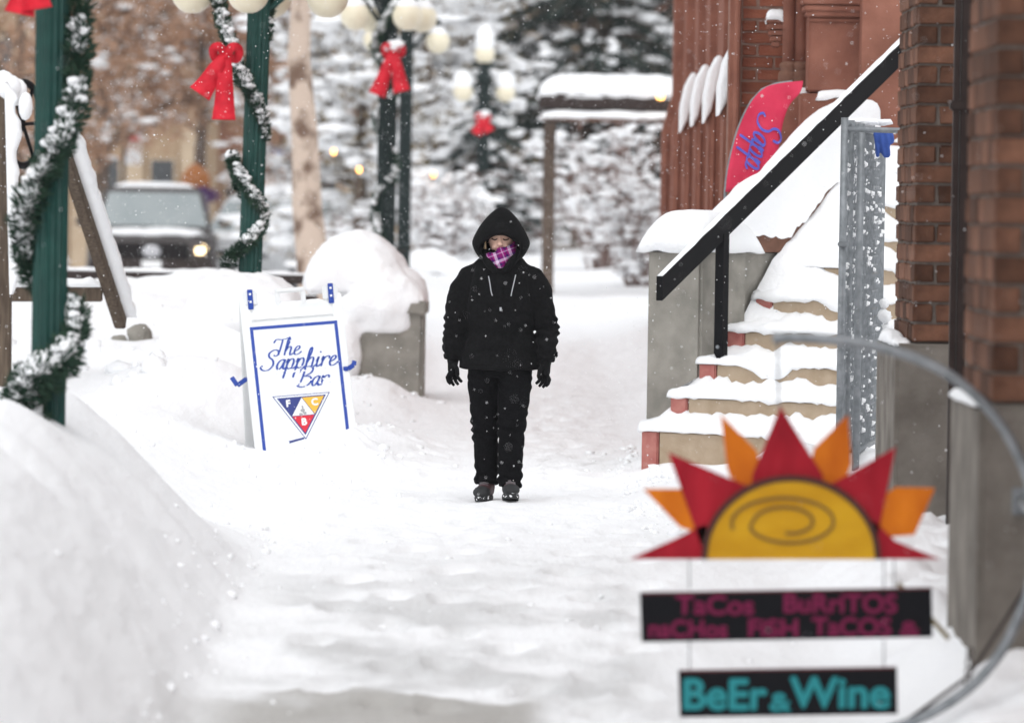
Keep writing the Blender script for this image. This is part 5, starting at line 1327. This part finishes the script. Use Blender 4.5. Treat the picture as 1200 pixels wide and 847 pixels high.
def spruce(base, H, rad, label, seed, m, levels=16, snowf=1.0, z0=.4, needle=.09, per=11, dens=1.0, group=None):
    g = random.Random(seed); T = thing('spruce_tree', base, label, 'tree', group)
    MB().tube([(0, 0, -.2), (0, 0, H * .5), (0, 0, H)], [rad * .055, rad * .035, .02], 12).build('trunk', BARK, T, True)
    pts, dirs, C, RR, rot = [], [], [], [], []; b = MB(); gg = np.random.default_rng(seed)
    for i in range(levels):
        f = i / levels; z = z0 + (H - z0) * f; Lr = rad * (1 - f) ** .85 + .12
        for k in range(max(4, int(per * (1 - f * .6)))):
            a = 6.283 * (k + g.random() * .7) / per + i * 1.3; L = Lr * g.uniform(.75, 1.1); d = Vector((math.cos(a), math.sin(a), 0)); zz = z + g.uniform(-.15, .15)
            P = [d * L * t + Vector((0, 0, zz + .10 * L * t - .38 * L * t * t)) for t in (0, .25, .5, .75, 1)]
            b.tube(P, [.03, .024, .018, .012, .006], 5)
            n = int(150 * L / max(rad, .5) * dens) + 8; sd_ = Vector((-d.y, d.x, 0))
            tt = gg.random(n) ** .7
            for t in tt:
                x = t * 4; j = min(int(x), 3); p = P[j].lerp(P[j + 1], x - j); w = (1.05 - t) * .34 * L + .05
                u = g.uniform(-1, 1) * w; pts.append((p + sd_ * u + Vector((0, 0, -abs(u) * .25 - g.random() * .10)))[:]); dirs.append((d * .6 + sd_ * (1 if u > 0 else -1) * .8 + Vector((0, 0, -.5)))[:])
            if g.random() < .62 * snowf:
                for q in range(int(2 + 3.4 * L * snowf)):
                    t = g.uniform(.2, 1.0); x = t * 4; j = min(int(x), 3); p = P[j].lerp(P[j + 1], min(x - j, 1)); w = (1.05 - t) * .3 * L + .03
                    r_ = g.uniform(.05, .125) * (.6 + .35 * rad ** .5); C.append((p + sd_ * g.uniform(-w, w) + Vector((0, 0, .035)))[:]); RR.append((r_ * 1.7, r_ * .9, r_ * .5)); rot.append(a)
    b.build('branches', BARK, T, True)
    obj('crown', leaves(pts, needle, seed, dirs, .30), T, m)
    if C: obj('snow', blobs(C, RR, seed, False, .22, np.array(rot)), T, SNOW)
    return T
LEAFB = mat('dead_leaves', (.33, .19, .12), .9, (.50, .32, .22), 3, spec=.05)
LEAFO = mat('russet_leaves', (.36, .19, .11), .9, (.50, .31, .21), 3, spec=.05)
LEAFY = mat('olive_leaves', (.17, .14, .08), .9, (.30, .23, .15), 3, spec=.05)
TWIG = mat('reddish_twigs', (.16, .095, .08), .9, (.23, .15, .125), 4, spec=.05)
SPRU = mat('spruce_needles', (.022, .034, .03), .85, (.045, .06, .052), 3, spec=.05)
SPRU2 = mat('blue_spruce_needles', (.03, .05, .05), .85, (.06, .085, .08), 3, spec=.05)
GRP = 'street trees behind the kerb'
def base_at(px, s): p = at(px, 300, s); return (p.x, p.y, gz(p.x, p.y) if p.y < 95 else 0)
broad_tree('dead_leaf_tree', base_at(120, 62), 7.5, 2.6, 'brown-leaved tree behind the pickup truck at far left', 101, LEAFB, 11000, .085, 260, .13, .17, nb=22, z0f=.30, group=GRP)
broad_tree('dead_leaf_tree', base_at(235, 58), 7.5, 2.6, 'brown-leaved tree between the two lamp posts', 102, LEAFO, 10000, .085, 300, .14, .16, nb=22, z0f=.38, group=GRP)
broad_tree('dead_leaf_tree', base_at(20, 66), 7.0, 2.4, 'brown-leaved tree behind the iron wheel at left edge', 103, LEAFB, 8500, .08, 220, .12, .15, nb=20, z0f=.22, group=GRP)
broad_tree('dead_leaf_tree', base_at(310, 55), 8.0, 2.6, 'brown-leaved tree behind the pale birch trunk', 104, LEAFB, 8500, .085, 420, .15, .16, nb=20, z0f=.36, group=GRP)
bt_ = at(372, 310, 104)
broad_tree('birch_tree', (bt_.x, bt_.y, gz(bt_.x, bt_.y)), 6.4, 1.5, 'pale birch trunk with dark scars left of the dark lamp post', 105, LEAFB, 900, .05, 220, .10, .205, BIRCH, nb=9, z0f=.62, group=GRP, top_off=(-.42, .1))
broad_tree('snowy_tree', base_at(420, 76), 6.2, 1.75, 'snow-laden olive tree hung with lights behind the dark lamp posts', 106, LEAFY, 5200, .06, 1100, .17, .12, nb=24, z0f=.12, group=GRP)
broad_tree('snowy_tree', base_at(498, 72), 6.0, 1.7, 'snow-laden pale tree just left of the farthest lamp post', 107, LEAFY, 4600, .06, 1100, .17, .11, nb=24, z0f=.10, group=GRP)
broad_tree('snowy_tree', base_at(350, 62), 6.5, 1.9, 'snow-laden tree to the right of the silver car', 108, LEAFB, 6000, .065, 700, .17, .11, nb=22, z0f=.2, group=GRP)
sb_ = base_at(690, 62); spruce(sb_, 11.0, 3.1, 'big dark spruce heavy with snow above the flat canopy', 111, SPRU, 24, 1.0, 1.9, .12, 14, 1.3, GRP)
spruce(base_at(560, 56), 10.5, 2.6, 'tall dark spruce behind the farthest lamp post', 112, SPRU, 24, 1.0, 2.2, .12, 13, 1.1, GRP)
spruce(base_at(800, 58), 11.0, 2.8, 'dark spruce half hidden behind the brick building', 115, SPRU, 22, 1.0, 1.6, .12, 12, 1.0, GRP)
spruce(base_at(566, 74), 3.15, .95, 'small blue spruce with drooping snowy boughs right behind the walker', 113, SPRU2, 13, 1.0, .6, .055, 9, 1.4, GRP)
# bare shrubs
def shrub(px, s, H, spread, label, seed, nsnow, n=46):
    g = random.Random(seed); base = Vector(base_at(px, s)) - Vector((0, 0, .32)); T = thing('bare_shrub', base, label, 'shrub', 'bare snowy shrubs by the building'); b = MB(); tips = []
    for i in range(n):
        a = g.random() * 6.28; d = Vector((math.cos(a), math.sin(a), 0)) * spread * g.uniform(.2, 1); h = H * g.uniform(.55, 1); P = [Vector((0, 0, -.1)) + d * .12]
        for k in range(1, 7):
            f = k / 6; P.append(d * (.12 + .88 * f ** 1.3) + Vector((g.gauss(0, .03), g.gauss(0, .03), h * f - .1)))
        b.tube(P, [.016, .013, .011, .009, .007, .005, .003], 4)
        for k in range(2, 7):
            for _ in range(3):
                q = P[k] + Vector((g.gauss(0, .22), g.gauss(0, .22), g.uniform(.02, .32))); b.tube([P[k], P[k].lerp(q, .5) + Vector((0, 0, .03)), q], [.007, .005, .003], 4); tips += [(P[k], q)]
    b.build('twigs', TWIG, T)
    gg = np.random.default_rng(seed); A = np.array([t[0][:] for t in tips]); B = np.array([t[1][:] for t in tips]); i = gg.integers(0, len(A), nsnow); t = gg.random((nsnow, 1))
    q = gg.uniform(.3, 1, (nsnow, 1)) ** 1.6 * .075
    obj('snow', blobs(A[i] * (1 - t) + B[i] * t + [0, 0, .015], q * gg.uniform(.7, 1.5, (nsnow, 3)) * [2.2, .8, .6], seed, False, .25, np.arctan2((B - A)[i][:, 1], (B - A)[i][:, 0])), T, SNOW)
    return T
shrub(705, 84, 2.7, 1.0, 'tall bare reddish shrub dusted with snow beside the brown canopy post', 121, 420, 30)
shrub(748, 92, 2.5, .9, 'bare snowy shrub against the corner of the brick building', 122, 420, 28)
shrub(625, 74, 2.1, .8, 'bare snowy shrub left of the canopy post, behind the hood', 126, 320, 22)
shrub(520, 80, 1.6, .8, 'low bare snowy shrub at the walker\'s shoulder, left side', 124, 700, 30)
shrub(405, 92, 1.5, .7, 'low bare snowy shrub behind the snow-domed planter', 125, 600, 30)
# bulbs strung in the trees
BULB = mat('lit_amber_bulb', (.9, .5, .15), .4, emit=(1, .45, .10), estr=4.5)
for k, (x, y, s, lab) in enumerate(((391, 178, 84, 'leftmost amber bulb glowing in the snowy olive tree'), (421, 199, 84, 'brightest amber bulb, between the birch and the dark lamp posts'), (508, 205, 80, 'faint amber bulb left of the small blue spruce'))):
    o = MB().lathe([(.03 * math.sin(t), -.04 * math.cos(t)) for t in [.2 + 2.7 * i / 8 for i in range(9)]], n=12).build('string_bulb', BULB, None, True)
    o.location = at(x, y, s); tag(o, lab, 'light bulb', 'amber bulbs in the trees')

# ------------------------------------------------------------------ flat canopy and low walls beyond the walker
cn = at(705, 110, 96)
CAN = thing('flat_canopy', (cn.x, cn.y, gz(cn.x, cn.y)), 'flat dark canopy roof with thick snow on a brown post', 'canopy')
c0, c1 = at(632, 112, 97), at(815, 112, 97); zc0, zc1 = at(632, 127, 97).z, at(632, 110, 97).z
part('roof_slab', MB().box(((c0.x + c1.x) / 2, c0.y + 1.0, (zc0 + zc1) / 2), (c1.x - c0.x, 2.0, zc1 - zc0), bev=.01), DBROWN, CAN)
pmesh('snow_cap', snow_cap(c1.x - c0.x, 2.0, .25, 131, n=40, p=7, over=.015, lump=.03), SNOW, CAN, ((c0.x + c1.x) / 2, c0.y + 1.0, zc1))
zl = at(632, 132, 97).z
part('lower_slab', MB().box(((c0.x + c1.x) / 2, c0.y + 1.0, zl - .05), (c1.x - c0.x - .02, 2.05, .05), bev=.008), BROWN_D, CAN)
pmesh('snow_ledge', snow_cap(c1.x - c0.x - .02, 2.1, .075, 132, n=30, p=9, over=.01, lump=.02), SNOW, CAN, ((c0.x + c1.x) / 2, c0.y + .98, zl - .022))
cp = at(643, 240, 95)
part('post', MB().box((cp.x, cp.y + .3, 1.5), (.15, .15, 3.3), bev=.015), BARK, CAN)
part('post', MB().box((c1.x - .02, cp.y + .4, 1.5), (.15, .15, 3.3), bev=.015), BARK, CAN)
o = MB().lathe([(.03, -.03), (.045, 0), (.03, .03)], n=12).build('lamp', BULB, CAN, True); o.location = at(774, 114, 97.5) - Vector(CAN.location)
lw = at(505, 323, 88)
LW = thing('low_brick_wall', (lw.x, lw.y, gz(lw.x, lw.y) - .1), 'low red brick planter wall under snow, left of the walker\'s shoulder', 'wall')
part('wall_face', MB().box((lw.x + .0, lw.y + .2, lw.z - .25), (.8, .4, .60), bev=.02), BROWN_D, LW)
pmesh('snow_cap', snow_cap(.8, .6, .26, 141, n=30, p=4, over=.02, lump=.08), SNOW, LW, (lw.x + .0, lw.y + .25, lw.z + .052))
def rail_fence(pa, pb, s, label, h=.16, posts=8):
    a, c = at(*pa, s), at(*pb, s); T = thing('snowy_rail', ((a.x + c.x) / 2, a.y, 0), label, 'railing')
    part('rail', MB().bar(a, c, .07, .09), WOOD, T); part('rail', MB().bar(a - Vector((0, 0, .45)), c - Vector((0, 0, .45)), .06, .08), WOOD, T)
    pmesh('snow', snow_strip(a + Vector((0, 0, .045)), c + Vector((0, 0, .045)), .16, h, 150, 70), SNOW, T)
    for k in range(posts):
        p = a.lerp(c, k / (posts - 1)); part('post', MB().box((p.x, p.y + .06, (p.z + .0) / 2), (.09, .08, p.z + .2), bev=.006), WOOD, T)
rail_fence((480, 262), (700, 258), 70, 'snow-topped wooden railing running behind the walker\'s hood', .15, 9)
rail_fence((330, 262), (478, 260), 68, 'snow-topped wooden railing behind the two dark lamp posts', .14, 6)

# ------------------------------------------------------------------ buildings across the street
WINM = mat('dark_window_glass', (.035, .04, .045), .15, (.06, .065, .07), 2, spec=.6)
def far_building(x0, x1, y, H, m, label, cols, rows, trim, name='shop_building', win=(1.1, 1.6), ground=True, seed=0):
    T = thing(name, ((x0 + x1) / 2, y, 0), label, 'building'); g = random.Random(seed)
    part('wall', MB().box(((x0 + x1) / 2, y + 2.5, H / 2 - .2), (x1 - x0, 5, H + .4)), m, T)
    part('cornice', MB().box(((x0 + x1) / 2, y + .0, H - .1), (x1 - x0 + .2, .5, .3), bev=.05), trim, T)
    pmesh('snow_cap', snow_cap(x1 - x0, 4.8, .25, 160 + seed, n=14, p=8), SNOW, T, ((x0 + x1) / 2, y + 2.5, H + .2))
    w = (x1 - x0) / cols
    for i in range(cols + 1): part('pilaster', MB().box((x0 + w * i, y - .06, H / 2 - .15), (.42, .25, H - .3), bev=.03), trim, T)
    for r_ in range(rows):
        z = 1.45 + r_ * 3.1; hh_ = 2.3 if (r_ == 0 and ground) else win[1]; ww_ = w - .75 if (r_ == 0 and ground) else min(win[0], w - .7)
        for i in range(cols):
            cx = x0 + w * (i + .5)
            f = part('window', MB().box((cx, y - .03, z), (ww_ + .16, .10, hh_ + .16), bev=.02), trim, T)
            part('pane', MB().box((cx, y - .075, z), (ww_, .03, hh_)), WINM, f)
            part('sill', MB().box((cx, y - .12, z - hh_ / 2 - .1), (ww_ + .3, .2, .08), bev=.02), SNOW, f)
    return T
TAN = mat('tan_render', (.36, .26, .17), .9, (.42, .31, .21), 3, spec=.05); TAN2 = mat('buff_stone', (.44, .34, .24), .9, (.50, .40, .29), 3, spec=.05)
RED2 = mat('russet_brick_far', (.24, .12, .085), .9, (.30, .155, .11), 4, spec=.05); GRY = mat('grey_render', (.36, .35, .33), .9, (.43, .42, .40), 3, spec=.05)
far_building(-16.5, -7.6, 133, 9.5, TAN, 'tan building with tall dark windows behind the brown-leaved trees', 7, 3, TAN2, seed=1)
far_building(-7.3, -1.6, 136, 9.0, RED2, 'russet brick shopfront building behind the birch and dark lamp posts', 5, 3, TAN2, seed=2)
far_building(-1.4, 2.2, 138, 9.5, GRY, 'grey shopfront building behind the walker\'s hood', 4, 3, TAN2, seed=3)
far_building(2.4, 12, 131, 9.5, RED2, 'dark red building behind the spruces at far right', 6, 3, BROWN, seed=4)
far_building(-32, -16.8, 131, 10.0, GRY, 'grey building at the far left beyond the street', 8, 3, TAN2, seed=5)
aw = at(598, 213, 50)
AWN = thing('orange_awning', (aw.x, aw.y, aw.z - .3), 'orange shop awning glimpsed over the walker\'s hood', 'awning')
part('canvas', MB().prism([(aw.x - .8, aw.z - .22), (aw.x + .8, aw.z - .22), (aw.x + .75, aw.z + .2), (aw.x - .75, aw.z + .2)], aw.y, aw.y + .9), mat('orange_canvas', (.58, .20, .09), .8, (.64, .26, .13), 5), AWN)
part('valance', MB().box((aw.x, aw.y - .02, aw.z - .30), (1.6, .03, .14), bev=.005), mat('orange_canvas', (0, 0, 0)), AWN)
part('bracket', MB().bar((aw.x - .7, aw.y + .1, aw.z - .25), (aw.x - .7, aw.y + 4, aw.z + .1), .05, .05).bar((aw.x + .7, aw.y + .1, aw.z - .25), (aw.x + .7, aw.y + 4, aw.z + .1), .05, .05), DBROWN, AWN)
def street_sign(x, y, s, w, h, m, label, name='shop_sign', pole=True, extra=None):
    p = at(x, y, s); T = thing(name, (p.x, p.y, 0), label, 'sign')
    part('panel', MB().box(p, (w, .06, h), bev=.02), m, T)
    if pole: part('pole', MB().tube([(p.x - w / 2 - .04, p.y + .02, 0), (p.x - w / 2 - .04, p.y + .02, p.z + h / 2 + .1)], .035, 8).bar((p.x - w / 2 - .04, p.y + .02, p.z + h / 2 + .03), (p.x + w / 2, p.y + .02, p.z + h / 2 + .03), .03, .03), DBROWN, T)
    if extra:
        for (dx, dz, ww, hh_, mm) in extra: part('printed_block', MB().box((p.x + dx, p.y - .034, p.z + dz), (ww, .012, hh_), bev=.003), mm, T)
    return T
street_sign(157, 160, 58, .32, 1.15, WHITEPR, 'white banner with a red block hanging above the pickup truck', 'pole_banner', True, [(0, .02, .26, .22, REDPR)])
street_sign(326, 186, 52, .5, .55, mat('blue_sign_paint', (.04, .16, .55), .5), 'round blue shop sign left of the birch trunk')
street_sign(603, 238, 50, .85, .42, mat('dull_blue_paint', (.10, .16, .36), .6), 'dull blue shop sign just above the walker\'s hood')
pk = at(229, 238, 60)
KI = thing('purple_kiosk', (pk.x, pk.y, 0), 'purple street kiosk with orange ornament behind the truck', 'kiosk')
part('cabinet', MB().box((pk.x, pk.y, 1.0), (.5, .5, 2.0), bev=.06).box((pk.x, pk.y, pk.z + .15), (.95, .3, .24), bev=.08), mat('purple_paint', (.10, .035, .16), .6), KI)
part('ornament', MB().lathe([(.20, 0), (.30, .14), (.26, .34), (.12, .48), (.03, .54)], (pk.x, pk.y, at(229, 224, 60).z), 16), mat('dull_orange_paint', (.42, .16, .05), .6), KI, True)
part('white_patch', MB().box((pk.x, pk.y - .27, pk.z + .05), (.3, .03, .3), bev=.03), WHITEPR, KI)

# ------------------------------------------------------------------ falling snow
g = np.random.default_rng(77); N = 60000
d = (g.random(N) * (62 ** 3 - 12 ** 3) + 12 ** 3) ** (1 / 3)
wx = d * .105 + .6; X = g.uniform(-1, 1, N) * wx; Z = CAMZ - d * .0275 + g.uniform(-1, 1, N) * (d * .075 + .5)
okz = Z > .02
okz &= (d > 25) | (g.random(N) < .45)
P = np.stack([X, d, Z], 1)[okz]
q = g.uniform(.0014, .0040, len(P)) * (1 + .5 * (g.random(len(P)) > .95)) * np.clip(P[:, 1] / 26, .5, 1)
OV = np.array([[1, 0, 0], [-1, 0, 0], [0, 1, 0], [0, -1, 0], [0, 0, 1], [0, 0, -1]], float); OF = np.array([[0, 2, 4], [2, 1, 4], [1, 3, 4], [3, 0, 4], [2, 0, 5], [1, 2, 5], [3, 1, 5], [0, 3, 5]])
V = P[:, None, :] + OV[None] * q[:, None, None] * g.uniform(.7, 1.3, (len(P), 1, 3))
F = OF[None] + (np.arange(len(P)) * 6)[:, None, None]
kind(obj('falling_snow', npmesh(V.reshape(-1, 3), F.reshape(-1, 3), True), None, SNOW), 'stuff')

# ------------------------------------------------------------------ snow-filled air
def haze_box():
    m = bpy.data.materials.new('snowy_air'); m.use_nodes = True; n, l = m.node_tree.nodes, m.node_tree.links
    n.remove(n['Principled BSDF']); v = n.new('ShaderNodeVolumePrincipled'); v.inputs['Color'].default_value = (.95, .96, 1, 1); v.inputs['Density'].default_value = .00035
    l.new(v.outputs['Volume'], n['Material Output'].inputs['Volume'])
    o = MB().box((0, 72, 6.5), (110, 165, 16)).build('haze', m); kind(o, 'stuff')
haze_box()

for o in scene.objects:      # scattered clumps of snow nobody could count
    if o.type == 'MESH' and o.data.get('pieces', 0) > 1: o['kind'] = 'stuff'
